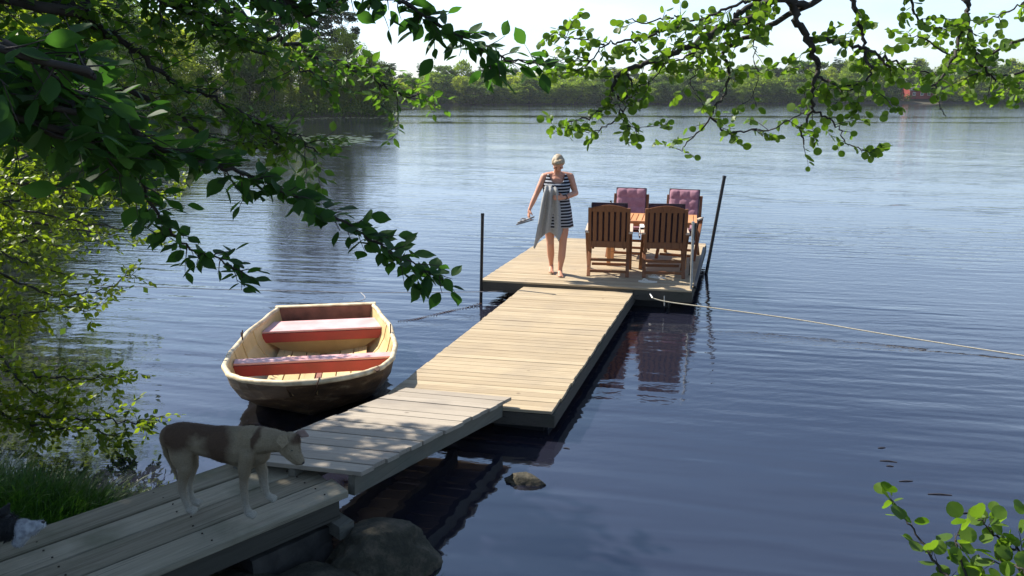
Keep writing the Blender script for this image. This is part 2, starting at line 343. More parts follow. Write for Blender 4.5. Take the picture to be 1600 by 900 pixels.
# ------------------------------------------------------------------ distant trees: trunk and limbs + crown of leaf clumps
def tree_proto(rng, name, h, r, ncl, nleaf, lsz, mleaf, mbark, cbase=.12, shape='round', tr=.2, clr=.3):
    """an Empty with trunk and crown; leaf clumps spread through an uneven envelope"""
    root = bpy.data.objects.new(name, None); link(root); root.empty_display_size = .5
    tb = Tubes(); lean = rng.normal(0, .03, 2)
    def axis(z): return np.array([lean[0]*z+.15*math.sin(z*.6), lean[1]*z+.12*math.cos(z*.5), z])
    zs = np.linspace(-.4, h*.94, 12); tb.add([axis(z) for z in zs], [tr*(1-.9*(max(z, 0)/h))+.02 for z in zs], 7)
    L = Leaves('quad')
    for i in range(ncl):
        f = (i+rng.random())/ncl; z = h*(cbase+(1-cbase)*f**.85)
        if shape == 'round': rr = r*math.sin(math.pi*min(max((f*.86+.12), 0), 1))**.6
        elif shape == 'cone': rr = r*(1.05-f)**.8
        elif shape == 'pine': rr = r*(.35+.65*math.sin(math.pi*(f*.8+.1)))
        a = i*2.4+rng.normal(0, .5); q = rr*math.sqrt(rng.uniform(.25, 1)); c = axis(z)+np.array([math.cos(a)*q, math.sin(a)*q, rng.normal(0, .03*h)])
        cr_ = r*clr*rng.uniform(.6, 1.3); b0 = axis(max(z-q*.6, h*.08))
        midp = (b0+c)/2+np.array([0, 0, -.1*q]); tb.add([b0, midp, c], [tr*.28*(1-f*.6), tr*.16, tr*.05], 4)
        nl = int(nleaf/ncl*rng.uniform(.6, 1.4)); d = rng.normal(0, 1, (nl, 3)); d /= np.linalg.norm(d, axis=1)[:, None]
        sq = np.array([1, 1, .62 if shape != 'pine' else .3]); pos = c+d*sq*cr_*(rng.random((nl, 1))**.45)*1.25
        L.add(pos, rng.normal(0, 1, (nl, 3))+d*.4, d*.7+rng.normal(0, .6, (nl, 3))+np.array([0, 0, .5]), lsz*rng.uniform(.6, 1.3, nl))
    tb.build('trunk', mbark, root); L.build('crown', mleaf, root)
    root['h'] = h
    return root
PX = 1600
rng = np.random.default_rng(7)
mid_protos = [tree_proto(rng, 'broadleaf_tree', 11, 3.6, 60, 11000, .30, M['far'], M['bark'], .03),
              tree_proto(rng, 'broadleaf_tree', 12, 3.0, 56, 10000, .28, M['far2'], M['bark'], .05),
              tree_proto(rng, 'broadleaf_tree', 9, 3.8, 56, 10000, .30, M['far3'], M['bark'], .02)]
far_protos = [tree_proto(rng, 'broadleaf_tree', 14, 5.2, 34, 3600, .75, M['far'], M['bark'], .0),
              tree_proto(rng, 'broadleaf_tree', 13, 4.2, 30, 3200, .70, M['far2'], M['bark'], .02),
              tree_proto(rng, 'broadleaf_tree', 15, 5.5, 34, 3600, .75, M['far3'], M['bark'], .0),
              tree_proto(rng, 'broadleaf_tree', 12, 4.6, 30, 3200, .70, M['far3'], M['bark'], .0)]
pine_protos = [tree_proto(rng, 'pine_tree', 22, 2.6, 46, 7000, .34, M['needle'], M['pinebark'], .38, 'pine', .2, .34),
               tree_proto(rng, 'pine_tree', 25, 2.2, 44, 6000, .32, M['needle'], M['pinebark'], .42, 'pine', .18, .32)]
used = set()
def place(proto, x, y, h, label, cat, group, rz=None, wide=1.0):
    o = proto if proto.name not in used else copy_tree(proto); used.add(proto.name)
    s = h/proto['h']; o.location = (x, y, gh(x, y)-.05); o.scale = (s*wide, s*wide, s); o.rotation_euler = (0, 0, random.uniform(0, 6.28) if rz is None else rz)
    tag(o, label, cat, group); return o
random.seed(3)
# far shore: individual trees along the water and up the slope
def top_h(px, ty, x, y):       # height so that the top shows at photo row ty
    return max(4, at(px, ty, Y=y).z-gh(x, y))
sky_line = [(620, 112), (655, 104), (700, 102), (745, 110), (790, 106), (840, 112), (900, 112), (950, 108), (1000, 112), (1060, 106), (1110, 108), (1160, 104), (1210, 108), (1260, 104), (1290, 95), (1320, 90), (1350, 92), (1400, 98), (1450, 96), (1500, 100), (1550, 98), (1620, 96)]
def skyl(px):
    for (a, b_), (c, d) in zip(sky_line, sky_line[1:]):
        if a <= px <= c: return b_+(d-b_)*(px-a)/(c-a)
    return 105
def shore_y(x):
    pts = [(-60, 246), (-40, 252), (-5, 262), (60, 285), (125, 302), (190, 306), (240, 330), (300, 340)]
    for (a, b_), (c, d) in zip(pts, pts[1:]):
        if a <= x <= c: return b_+(d-b_)*(x-a)/(c-a)
    return 330
KF = ['small rounded mid green', 'small pale green', 'broad dark green', 'narrow dark green']
x = -52.0
while x < 240:
    for row in range(3):
        xx = x+random.uniform(-2, 2)+row*1.7; y = shore_y(xx)+3+row*11+random.uniform(-1.5, 2.5)
        if row < 2 and 148 < xx < 161: continue
        px = 800+FPX*xx/(y*math.cos(PITCH)+2)
        hh = top_h(px, skyl(px)+random.uniform(-7, 10)+(18-8*row if row < 2 else 0), xx, y)
        kf = random.randrange(4)
        place(far_protos[kf], xx, y, hh*random.uniform(.9, 1.05), [KF[kf]+' tree in the wood along the far shore', KF[kf]+' tree on the second rise of the far wood', KF[kf]+' tree at the skyline of the far wood'][row], 'tree', KF[kf]+' trees, '+['front row', 'middle', 'back'][row]+' of the far wood', wide=random.uniform(.85, 1.2)*max(1, 13/hh*.95))
    x += random.uniform(4.6, 6.4)
for k in range(14):
    xx = -45+k*19+random.uniform(-6, 6); y = shore_y(xx)+22; px = 800+FPX*xx/(y*math.cos(PITCH)+2); hh = top_h(px, skyl(px)-random.uniform(0, 9), xx, y)
    place(pine_protos[k % 2], xx, y, hh, 'dark pine top standing out above the skyline of the far wood', 'pine tree', 'pines rising above the far wood', wide=1.35)
# promontory on the left: trees stepping down to the point
prom = [(-20.5, 117, 8.2, 1), (-23.5, 116, 10.5, 1), (-27, 118, 9.5, 0), (-29.5, 113, 9.5, 1), (-33.5, 112, 9, 0), (-37.5, 106, 10, 2), (-41, 100, 10, 1), (-39.5, 92, 11, 1), (-43, 86, 12, 2), (-40.5, 80, 11, 0), (-43, 73, 12, 1),
        (-37.5, 67, 11, 2), (-38, 60, 11, 1), (-33.5, 52, 11, 1), (-31, 46, 11, 0), (-27.5, 40, 10, 1), (-26, 33, 10, 0), (-22, 27, 9, 1), (-48, 95, 13, 2), (-50, 78, 14, 0), (-45, 64, 14, 2), (-42, 50, 14, 0), (-35, 38, 13, 2),
        (-31, 122, 9.5, 0), (-37, 118, 10, 2), (-44, 112, 10, 0), (-20, 120, 7, 2), (-19, 115.5, 5.0, 0), (-22.5, 113.5, 4.5, 1), (-26.5, 111, 5, 0), (-31.5, 107.5, 4.5, 1), (-36, 102.5, 5, 0), (-38.6, 96.5, 4.5, 1), (-39, 88, 5, 0), (-24.8, 114, 7, 0), (-34.8, 108, 7, 2), (-51, 104, 13, 2), (-29, 31, 14, 2), (-25, 21, 12, 0), (-29, 25, 15, 2)]
KIND = ['mid green', 'pale yellow-green', 'dark green']
for x, y, hgt, k in prom:
    t_ = hgt > 6
    place(mid_protos[k], x, y, hgt, (KIND[k]+' broadleaf tree of full height on the wooded left shore') if t_ else (KIND[k]+' low bushy tree at the waterline of the left point'), 'tree',
          ('taller ' if t_ else 'low ')+KIND[k]+' trees on the left shore', wide=1.05 if t_ else 1.3)
for i, (px, y, hgt) in enumerate([(452, 122, 24), (478, 125, 22), (497, 120, 25), (520, 123, 23), (541, 126, 19), (430, 119, 24)]):
    p = at(px, 150, Y=y); place(pine_protos[i % 2], p.x, y, hgt, ['tall slender pine second from left above the left point', 'tall pine in the middle of the pine row on the left point', 'tallest pine of the row on the left point, seen against bright sky', 'dense tall pine right of the tallest one on the left point', 'shortest and rightmost pine standing above the left point', 'leftmost tall pine over the left point, half behind leaves'][i], 'pine tree', 'tall pines above the left point')

# far cottage
ct = thing('red_cottage', 'small red wooden cottage among trees on the far shore', 'cottage', (154, 309, gh(154, 309)), .12)
bm = bmesh.new(); box(bm, (0, 0, 1.6), (9.5, 6, 3.2)); v = [bm.verts.new(p) for p in ((-4.75, -3, 3.2), (-4.75, 3, 3.2), (-4.75, 0, 4.9), (4.75, -3, 3.2), (4.75, 3, 3.2), (4.75, 0, 4.9))]
bm.faces.new((v[0], v[2], v[1])); bm.faces.new((v[3], v[4], v[5])); obj('wall', bm, plain('falu_red', (.24, .03, .022), .8, var=.3, scale=2), ct)
bm = bmesh.new(); bar(bm, (0, -1.75, 4.15), (0, -1.751, 4.15), .1, .1)
bm.clear()
for s in (-1, 1): hexa(bm, [(-5.1, s*3.5, 2.95), (5.1, s*3.5, 2.95), (5.1, 0, 5.0), (-5.1, 0, 5.0), (-5.1, s*3.5, 3.1), (5.1, s*3.5, 3.1), (5.1, 0, 5.15), (-5.1, 0, 5.15)])
rf = obj('roof', bm, plain('dark_roof', (.05, .045, .045), .8), ct)
bm = bmesh.new(); box(bm, (1.6, .3, 5.2), (.7, .7, 1.3)); obj('chimney', bm, plain('brick', (.3, .12, .08), .9), rf)
for xx in (-3, 0.2, 3):
    bm = bmesh.new(); box(bm, (xx, -3.03, 1.9), (1.15, .08, 1.25)); fo = obj('window', bm, plain('white_frame', (.75, .75, .72), .5), ct)
    bm = bmesh.new(); box(bm, (xx-.27, -3.075, 1.9), (.44, .03, 1.05)); box(bm, (xx+.27, -3.075, 1.9), (.44, .03, 1.05)); obj('pane', bm, plain('dark_glass', (.02, .025, .03), .1), fo)
# undergrowth at the water's edge of the far shore, one dense mass
L = Leaves('quad')
r2 = np.random.default_rng(5)
for xx in np.arange(-60, 245, .9):
    if 150 < xx < 160: continue
    y = shore_y(xx)+.8+r2.uniform(0, 3); c = np.array([xx, y, gh(xx, y)+.8]); nl = 60; d = r2.normal(0, 1, (nl, 3)); L.add(c+d*np.array([.9, .8, .9]), r2.normal(0, 1, (nl, 3)), d, .55*r2.uniform(.6, 1.3, nl))
for (x1, y1), (x2, y2) in zip(LAKE[4:13], LAKE[5:14]):
    nn = int(math.hypot(x2-x1, y2-y1)/.8)
    for i in range(nn):
        f = i/nn; xx = x1+(x2-x1)*f; yy = y1+(y2-y1)*f; xx -= r2.uniform(.3, 1.6); yy += r2.uniform(.2, .8)
        hgt = .3+.75*min(1, math.hypot(xx, yy)/60)
        nl = 110; d = r2.normal(0, 1, (nl, 3)); L.add(np.array([xx, yy, gh(xx, yy)+hgt*.7])+d*np.array([.7, .7, hgt*.6]), r2.normal(0, 1, (nl, 3)), d, min(.32, .07+.25*math.hypot(xx, yy)/80)*r2.uniform(.6, 1.3, nl))
o = L.build('undergrowth', M['far3']); o['kind'] = 'stuff'; tag(o, 'dark leafy undergrowth along the waterline of the wooded shores', 'undergrowth')
# floating lily pads off the left point
r2 = np.random.default_rng(8); bm = bmesh.new()
for k in range(900):
    px = r2.uniform(150, 610); c0 = at(px, 186+3*math.sin(px*.02)+r2.normal(0, 1.3), z=0) if k % 3 else at(r2.uniform(440, 580), 218+r2.normal(0, 3.2), z=0)
    rr = r2.uniform(.12, .26); bmesh.ops.create_circle(bm, cap_ends=True, segments=7, radius=rr, matrix=Matrix.Translation((c0.x, c0.y, .006+.004*(k % 5))))
o = obj('lily_pads', bm, plain('lily_pad', (.10, .14, .06), .35)); o['kind'] = 'stuff'; tag(o, 'belt of flat lily pads floating on the water off the left point', 'lily pads')

# ------------------------------------------------------------------ air over the lake
bm = bmesh.new(); box(bm, (85, 165, 14), (420, 400, 34)); hz = bpy.data.materials.new('haze'); hz.use_nodes = True; hn = hz.node_tree.nodes; hn.remove(hn['Principled BSDF'])
pv = hn.new('ShaderNodeVolumePrincipled'); pv.inputs['Color'].default_value = (.86, .92, 1, 1); pv.inputs['Density'].default_value = .00013; pv.inputs['Anisotropy'].default_value = .3; hz.node_tree.links.new(pv.outputs[0], hn['Material Output'].inputs['Volume'])
o = obj('haze', bm, hz); o['kind'] = 'stuff'; tag(o, 'thin summer haze lying over the lake and the far wood', 'haze')
# ------------------------------------------------------------------ near trees
def limb(rng, tubes, p0, p1, r0, r1, sag=0, n_=9, wob=.05):
    p0, p1 = np.array(p0, float), np.array(p1, float); L = np.linalg.norm(p1-p0); pts = []
    ph = rng.uniform(0, 6, 3)
    for i in range(n_+1):
        f = i/n_; p = p0+(p1-p0)*f; p[2] += sag*4*f*(1-f)
        p += wob*L*math.sin(math.pi*f)*np.sin(ph+f*5); pts.append(p)
    tubes.add(pts, np.linspace(r0, r1, n_+1), 7); return pts
def bank_tree(seed, name, label, x, y, h, r, nl, matl, lsize=.1, cz=.25, tlen=.7, lst=.055, step=.16, trr=.13, aim=None, spread=1.0, kind='quad', maxleaf=99999, sub=.6):
    rg = np.random.default_rng(seed); root = thing(name, label, 'tree', (x, y, gh(x, y)-.05)); tb = Tubes(); tw = Tubes(); L = Leaves(kind)
    trunk = limb(rg, tb, (0, 0, -.2), (.3, .2, h*.9), trr, trr*.25, n_=14, wob=.02)
    for i in range(nl):
        f = cz+(1-cz)*(i+.5)/nl*.95; b0 = trunk[min(int(f*14), 13)]; a = i*2.4+rg.normal(0, .35)
        ln = r*(math.sin(math.pi*min(.95, .18+f*.72))**.7)*rg.uniform(.75, 1.1)
        d = np.array([math.cos(a), math.sin(a), rg.uniform(-.05, .45)])
        if aim is not None: d = d+np.array(aim)*spread
        d = unit(d); pts = limb(rg, tb, b0, b0+d*ln, trr*.32, .012, sag=ln*.06, wob=.04)
        sprays(rg, pts, tw, L, start=.15, step=step, tlen=tlen, lstep=lst, lsize=lsize, droop=.5, sub=sub, tr=.006, ngr=2)
    tb.build('trunk', M['bark'], root); tw.build('twigs', M['twig'], root); L.build('crown', matl, root); return root
bank_tree(21, 'alder_tree', 'leafy bright green tree leaning over water at left edge', -8.5, 10.3, 4.2, 3.1, 28, M['willow'], .10, cz=.06, tlen=.75)
bank_tree(22, 'alder_tree', 'green tree further along the left bank with drooping lit boughs', -13.4, 17.2, 6.6, 4.6, 34, M['willow'], .13, cz=.05, tlen=.9, lst=.07, step=.22)
bank_tree(23, 'alder_tree', 'tall dark tree on the left bank behind the bright leafy ones', -18.0, 24.5, 9.5, 5.4, 36, M['far'], .17, cz=.06, tlen=1.1, lst=.09, step=.28, trr=.2)
# big shading tree on the left bank, crown over the boardwalk
bank_tree(24, 'bank_tree', 'broad shady tree beside the boardwalk, its crown mostly above the picture', -6.2, 4.6, 7.0, 3.1, 62, M['shade'], .14, cz=.46, tlen=.8, lst=.055, step=.11, trr=.17, aim=(.35, 0, 0))

# ------------------------------------------------------------------ beech and alder boughs reaching into the picture
def pp(lst): return [at(a, b_, Y=c) for a, b_, c in lst]
def wander(rng, pts, amp, n=7):
    P = smooth_path(pts, n); out = []
    for i, p in enumerate(P):
        out.append(p+Vector(rng.normal(0, amp, 3)) if 0 < i < len(P)-1 else p)
    return out
rg = np.random.default_rng(31)
beech = thing('beech_tree', 'beech tree at left with dark leafy boughs sweeping in over the water', 'tree', (-2.9, .2, gh(-2.9, .2)-.05))
bo = Vector(beech.location)
tb = Tubes(); tw = Tubes(); L = Leaves('oval')
loc = lambda P: [p-bo for p in P]
limb(rg, tb, (0, 0, -.2), (.15, .1, 6.4), .16, .06, n_=14, wob=.02)
tk = lambda z: Vector((.02, .02, 0))+bo+Vector((0, 0, z))
def bough(root_z, px_pts, r0, r1, via=None, amp=.008, tree_tubes=tb, origin=bo, tkf=tk, **kw):
    ins = pp(px_pts); P = [tkf(root_z)]+([Vector(via)] if via else [])+ins
    path = wander(rg, P, amp); n = len(path); tree_tubes.add([p-origin for p in path], [r0+(r1-r0)*(i/(n-1))**.8 for i in range(n)], 7)
    k = 7*(1+(1 if via else 0)); vis = path[k-4:]
    return vis
def leafy(vis, tw_, L_, origin, **kw): sprays(rg, [p-origin for p in vis], tw_, L_, **kw)
v1 = bough(2.3, [(-60, 110, 1.5), (60, 128, 1.55), (150, 165, 1.65), (240, 225, 1.8), (330, 258, 1.95), (410, 280, 2.05), (480, 318, 2.1), (560, 362, 2.15), (620, 398, 2.15), (690, 435, 2.2)], .011, .002, amp=.004)
leafy(v1, tw, L, bo, start=.0, step=.022, tlen=.12, lstep=.028, lsize=.058, droop=.1, sub=.5, updown=.3, tr=.002, flat=.8, ngr=2)
v = bough(2.3, [(-60, 100, 1.35), (30, 150, 1.45), (120, 190, 1.6), (200, 250, 1.9), (240, 325, 2.1), (290, 383, 2.2), (335, 402, 2.2), (378, 424, 2.2)], .010, .002, amp=.004)
leafy(v, tw, L, bo, start=.1, step=.03, tlen=.14, lstep=.028, lsize=.052, droop=.2, sub=.4, updown=.3, tr=.002, flat=.8, ngr=2)
for pts in ([(-90, 40, 1.2), (0, 70, 1.25), (60, 100, 1.35), (110, 140, 1.45), (170, 170, 1.6)], [(-90, 150, 1.3), (0, 180, 1.4), (80, 210, 1.5), (150, 230, 1.65), (200, 290, 1.8)], [(-90, 110, 1.3), (0, 130, 1.4), (80, 165, 1.5), (150, 205, 1.65), (210, 235, 1.8)]):
    v = bough(2.6, pts, .008, .002, amp=.005); leafy(v, tw, L, bo, start=.0, step=.04, tlen=.18, lstep=.03, lsize=.056, droop=.2, sub=.5, updown=.5, tr=.002, flat=.7)
v = bough(4.2, [(380, -60, 2.1), (470, -35, 2.15), (560, -12, 2.2), (625, 2, 2.2), (680, 35, 2.25), (735, 68, 2.3), (790, 92, 2.35), (850, 100, 2.45)], .014, .002, amp=.004, via=(-2.0, 1.0, 4.6))
leafy(v, tw, L, bo, start=.3, step=.03, tlen=.15, lstep=.03, lsize=.056, droop=.5, sub=.4, updown=.3, tr=.002, flat=.8, ngr=2)
v = bough(4.2, [(300, -60, 2.1), (400, -30, 2.1), (430, 10, 2.1), (445, 35, 2.1)], .012, .002, via=(-2.1, 1.0, 4.2))
leafy(v, tw, L, bo, start=.3, step=.05, tlen=.15, lstep=.03, lsize=.055, droop=.5, sub=.3, tr=.002)
for k in range(10):      # upper beech limbs added unseen above the picture to shade the boughs below
    e_ = Vector((rg.uniform(-4.3, -.8), rg.uniform(1.2, 3.1), rg.uniform(4.1, 5.3))); s_ = tk(rg.uniform(3.6, 5.0)); P = limb(rg, tb, tuple(s_-bo), tuple(e_-bo), .03, .008, sag=.3)
    sprays(rg, P, tw, L, start=.2, step=.07, tlen=.45, lstep=.035, lsize=.075, droop=.3, sub=.6, tr=.003, ngr=2)
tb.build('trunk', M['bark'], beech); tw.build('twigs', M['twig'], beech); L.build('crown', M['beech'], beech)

# second beech, a few metres further along the bank: flat sprays across the upper left
b2 = thing('beech_tree', 'slender beech further along the bank, flat sprays across upper left', 'tree', (-6.6, 2.2, gh(-6.6, 2.2)-.05)); bo2 = Vector(b2.location)
tb2 = Tubes(); tw2 = Tubes(); L2 = Leaves('oval'); limb(rg, tb2, (0, 0, -.2), (.1, .1, 7), .14, .05, n_=14, wob=.02)
tk2 = lambda z: bo2+Vector((.03, .03, z))
for rz_, pts, via in ((3.4, [(-40, -20, 3.5), (75, 0, 3.7), (150, 38, 3.8), (205, 75, 3.9), (265, 120, 4.0), (330, 160, 4.1), (420, 200, 4.2), (505, 238, 4.3)], None),
                 (4.2, [(200, -60, 3.9), (300, -20, 4.0), (380, 25, 4.1), (450, 68, 4.2), (530, 104, 4.3), (600, 132, 4.4), (665, 154, 4.5)], (-4.5, 2.9, 5.2)),
                 (3.8, [(150, -60, 3.7), (240, -10, 3.9), (310, 30, 4.0), (360, 50, 4.0), (430, 90, 4.1), (500, 120, 4.1)], (-5, 2.8, 4.8)),
                 (3.0, [(-40, 60, 3.6), (60, 90, 3.8), (150, 120, 3.9), (240, 160, 4.0), (330, 215, 4.2), (400, 225, 4.3), (440, 215, 4.3)], None),
                 (2.6, [(-60, 200, 4.2), (40, 215, 4.3), (120, 232, 4.4), (200, 245, 4.5), (260, 252, 4.6)], None)):
    v = bough(rz_, pts, .03, .003, via=via, amp=.015, tree_tubes=tb2, origin=bo2, tkf=tk2)
    leafy(v, tw2, L2, bo2, start=.05, step=.06, tlen=.38, lstep=.035, lsize=.058, droop=.25, sub=.8, updown=.35, tr=.003, flat=.9, ngr=2)
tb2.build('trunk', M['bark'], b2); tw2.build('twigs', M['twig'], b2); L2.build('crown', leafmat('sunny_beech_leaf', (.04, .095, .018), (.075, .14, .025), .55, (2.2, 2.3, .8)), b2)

# low willow bush reaching over the water at the left edge
b3 = thing('willow_bush', 'bush on the left bank with thin lit twigs hanging low over water', 'bush', (-5.9, 5.6, gh(-5.9, 5.6)-.05)); bo3 = Vector(b3.location)
tb3 = Tubes(); tw3 = Tubes(); L3 = Leaves('oval'); tk3 = lambda z: bo3+Vector((0, 0, .1+z*.2))
limb(rg, tb3, (0, 0, -.15), (.1, .1, 2.2), .07, .03, n_=8)
for rz_, pts, dn in ((6, [(-60, 300, 7), (20, 287, 7.2), (90, 290, 7.4), (160, 296, 7.6), (230, 300, 7.8), (285, 290, 8)], 2), (6, [(-60, 270, 7.2), (20, 240, 7.5), (100, 215, 7.8), (200, 200, 8), (260, 220, 8)], 2),
                 (4, [(-60, 330, 7), (30, 330, 7.1), (110, 345, 7.2), (200, 360, 7.3), (250, 372, 7.4)], 1), (3, [(-60, 420, 6.6), (30, 445, 6.7), (100, 462, 6.8), (160, 452, 6.9), (208, 428, 7.0)], 2),
                 (4, [(-60, 390, 6.4), (10, 400, 6.5), (60, 420, 6.6), (110, 430, 6.7)], 2), (2, [(-60, 500, 6.1), (20, 495, 6.2), (80, 480, 6.3), (140, 485, 6.4)], 2),
                 (2, [(-60, 560, 5.9), (20, 580, 6), (90, 592, 6), (150, 590, 6.1), (192, 584, 6.1)], 2), (1, [(-60, 610, 5.8), (20, 640, 5.8), (80, 652, 5.8), (150, 655, 5.8), (205, 660, 5.8), (252, 650, 5.8)], 2),
                 (1, [(-60, 620, 5.7), (20, 655, 5.7), (90, 668, 5.7), (150, 672, 5.7), (200, 690, 5.7)], 2), (2, [(-60, 540, 5.9), (0, 560, 5.9), (50, 610, 5.9), (90, 630, 5.9)], 2),
                 (5, [(-60, 350, 6.6), (0, 360, 6.7), (50, 370, 6.8), (100, 385, 6.9)], 2)):
    v = bough(rz_, pts, .018, .003, amp=.012, tree_tubes=tb3, origin=bo3, tkf=tk3)
    leafy(v, tw3, L3, bo3, start=.0, step=.07, tlen=.34, lstep=.035, lsize=.062, droop=.2, sub=.9, updown=.5, tr=.0025, flat=.5, ngr=dn)
tb3.build('stem', M['bark'], b3); tw3.build('twigs', M['twig'], b3); L3.build('foliage', M['willow'], b3)

# alder on the right, its boughs hanging into the upper right
b4 = thing('alder_tree', 'alder at right whose round lit leaves hang across the upper right', 'tree', (6.3, 2.6, gh(6.3, 2.6)-.05)); bo4 = Vector(b4.location)
tb4 = Tubes(); tw4 = Tubes(); L4 = Leaves('round'); limb(rg, tb4, (0, 0, -.3), (-.2, .2, 6.5), .15, .06, n_=14, wob=.02)
hub = [Vector((4.6, 3.7, 5.0)), Vector((3.0, 4.6, 4.55))]
def alder(pts, r0, r1, fromhub=None, leaf=True, dens=1.0, start=0.0):
    ins = pp(pts)
    P = ([bo4+Vector((-.1, .1, 4.4))]+hub[:fromhub] if fromhub else [])+ins
    path = wander(rg, P, .007, 6); n = len(path); tb4.add([p-bo4 for p in path], [r0+(r1-r0)*(i/(n-1))**.7 for i in range(n)], 7)
    if leaf:
        vis = path[6*(1+fromhub) if fromhub else 0:]
        sprays(rg, [p-bo4 for p in vis], tw4, L4, start=start, step=.075/dens, tlen=.24, lstep=.030, lsize=.051, droop=.6, sub=.65, updown=.8, tr=.0026, flat=.35, lrand=.6, ngr=1)
D = 4.8
alder([(1300, -60, D), (1240, -18, D), (1243, 23, D), (1261, 61, D), (1276, 98, D), (1276, 116, D), (1268, 150, D), (1269, 173, D), (1252, 202, D), (1256, 230, D)], .045, .004, 2, dens=.75, start=.5)
alder([(1261, 61, D), (1295, 61, D), (1330, 71, D), (1353, 78, D), (1373, 87, 4.9), (1392, 110, 5)], .018, .006, dens=.7)
alder([(1328, -30, D), (1333, 0, D), (1341, 35, D), (1349, 61, D), (1353, 92, 4.75), (1362, 107, 4.7), (1350, 130, 4.7), (1320, 150, 4.7)], .02, .004, dens=.9)
alder([(1373, 87, 4.9), (1400, 100, 5), (1435, 112, 5.1), (1475, 118, 5.2), (1500, 100, 5.2)], .009, .003, dens=1.0)
alder([(1530, -40, D), (1512, 0, D), (1509, 26, D), (1499, 49, D), (1494, 81, D), (1474, 115, 4.7), (1460, 136, 4.6), (1440, 139, 4.6)], .028, .004, 2, dens=1.0, start=.3)
alder([(1509, 26, D), (1518, 61, 4.9), (1526, 85, 5), (1540, 110, 5), (1560, 130, 5)], .02, .004, dens=1.2)
alder([(1475, 118, 4.8), (1462, 145, 4.8), (1470, 168, 4.8), (1478, 182, 4.8)], .004, .002, leaf=False)
alder([(1680, 20, 5.2), (1620, 50, 5.2), (1570, 75, 5.2), (1520, 95, 5.2), (1480, 85, 5.2), (1440, 60, 5.2), (1420, 55, 5.2)], .014, .003, dens=1.3)
alder([(1680, 90, 5), (1620, 105, 5), (1570, 120, 5), (1530, 115, 5), (1500, 125, 5)], .012, .003, dens=1.3)
alder([(1680, -30, 4.9), (1620, -5, 4.9), (1580, 15, 4.9), (1545, 30, 4.9)], .012, .003, dens=1.2)
alder([(1680, 60, 5.3), (1630, 90, 5.3), (1600, 120, 5.3), (1575, 140, 5.3)], .012, .003, dens=1.1)
alder([(1440, -40, 4.7), (1420, -10, 4.7), (1430, 20, 4.7), (1450, 40, 4.7), (1480, 45, 4.7)], .012, .003, dens=1.2)
alder([(1261, 10, D), (1225, 0, D), (1172, 10, 4.75), (1147, 23, 4.7)], .024, .015, leaf=False)
alder([(1290, -20, D), (1200, 4, D), (1175, 27, 4.7), (1132, 43, 4.65), (1089, 66, 4.6), (1045, 85, 4.6), (1008, 101, 4.6), (973, 110, 4.6), (960, 127, 4.6), (956, 150, 4.6), (944, 168, 4.6), (924, 179, 4.6), (895, 190, 4.6), (872, 202, 4.6)], .03, .003, dens=1.1, start=.12)
alder([(1147, 23, 4.7), (1144, 38, 4.7), (1089, 45, 4.7), (1045, 43, 4.7), (1017, 56, 4.7), (973, 66, 4.7), (944, 69, 4.7), (924, 95, 4.7), (900, 110, 4.7)], .015, .003, dens=1.15)
alder([(944, 69, 4.7), (915, 62, 4.7), (890, 58, 4.7), (868, 50, 4.7)], .006, .002, dens=1.3)
alder([(924, 95, 4.7), (895, 95, 4.7), (868, 92, 4.7)], .005, .002, dens=1.3)
alder([(1290, -10, D), (1200, 43, 4.9), (1152, 68, 4.9), (1129, 85, 4.9), (1141, 107, 4.9), (1132, 144, 4.85), (1110, 183, 4.8), (1080, 220, 4.8), (1062, 234, 4.8)], .02, .0025, dens=.65, start=.2)
alder([(1152, 68, 4.9), (1110, 72, 4.9), (1080, 85, 4.9), (1050, 97, 4.9), (1020, 110, 4.9)], .012, .003, dens=1.0)
alder([(1110, 183, 4.8), (1141, 208, 4.8), (1175, 202, 4.8), (1200, 205, 4.8), (1240, 185, 4.8), (1262, 170, 4.8)], .007, .003, dens=.7)
alder([(973, 110, 4.6), (988, 128, 4.6), (975, 165, 4.6), (955, 192, 4.6), (935, 203, 4.6), (905, 206, 4.6)], .009, .002, dens=.5)
alder([(965, 150, 4.6), (972, 175, 4.6), (985, 198, 4.6), (1010, 198, 4.6)], .005, .002, dens=.9)
alder([(1276, 116, D), (1295, 128, D), (1311, 137, 4.7), (1345, 130, 4.7), (1380, 150, 4.7)], .01, .003, dens=1.2)
alder([(1269, 173, D), (1295, 185, 4.8), (1312, 205, 4.8), (1325, 225, 4.8), (1350, 238, 4.8)], .008, .002, dens=1.1)
alder([(1190, 30, 4.8), (1180, 60, 4.8), (1178, 95, 4.8), (1185, 130, 4.8), (1165, 160, 4.8)], .006, .002, dens=.4)
alder([(1240, -10, 4.6), (1200, -5, 4.6), (1150, 8, 4.6), (1110, 25, 4.6), (1080, 30, 4.6), (1050, 25, 4.6), (1010, 35, 4.6), (985, 30, 4.6)], .012, .003, dens=1.1)
alder([(1045, 85, 4.6), (1030, 115, 4.6), (1000, 135, 4.6), (990, 150, 4.6)], .006, .002, dens=1.0)
alder([(1089, 66, 4.6), (1095, 95, 4.6), (1080, 125, 4.6), (1090, 150, 4.6)], .006, .002, dens=1.0)
tb4.build('trunk', M['bark'], b4); tw4.build('twigs', M['twig'], b4); L4.build('crown', M['alder'], b4)

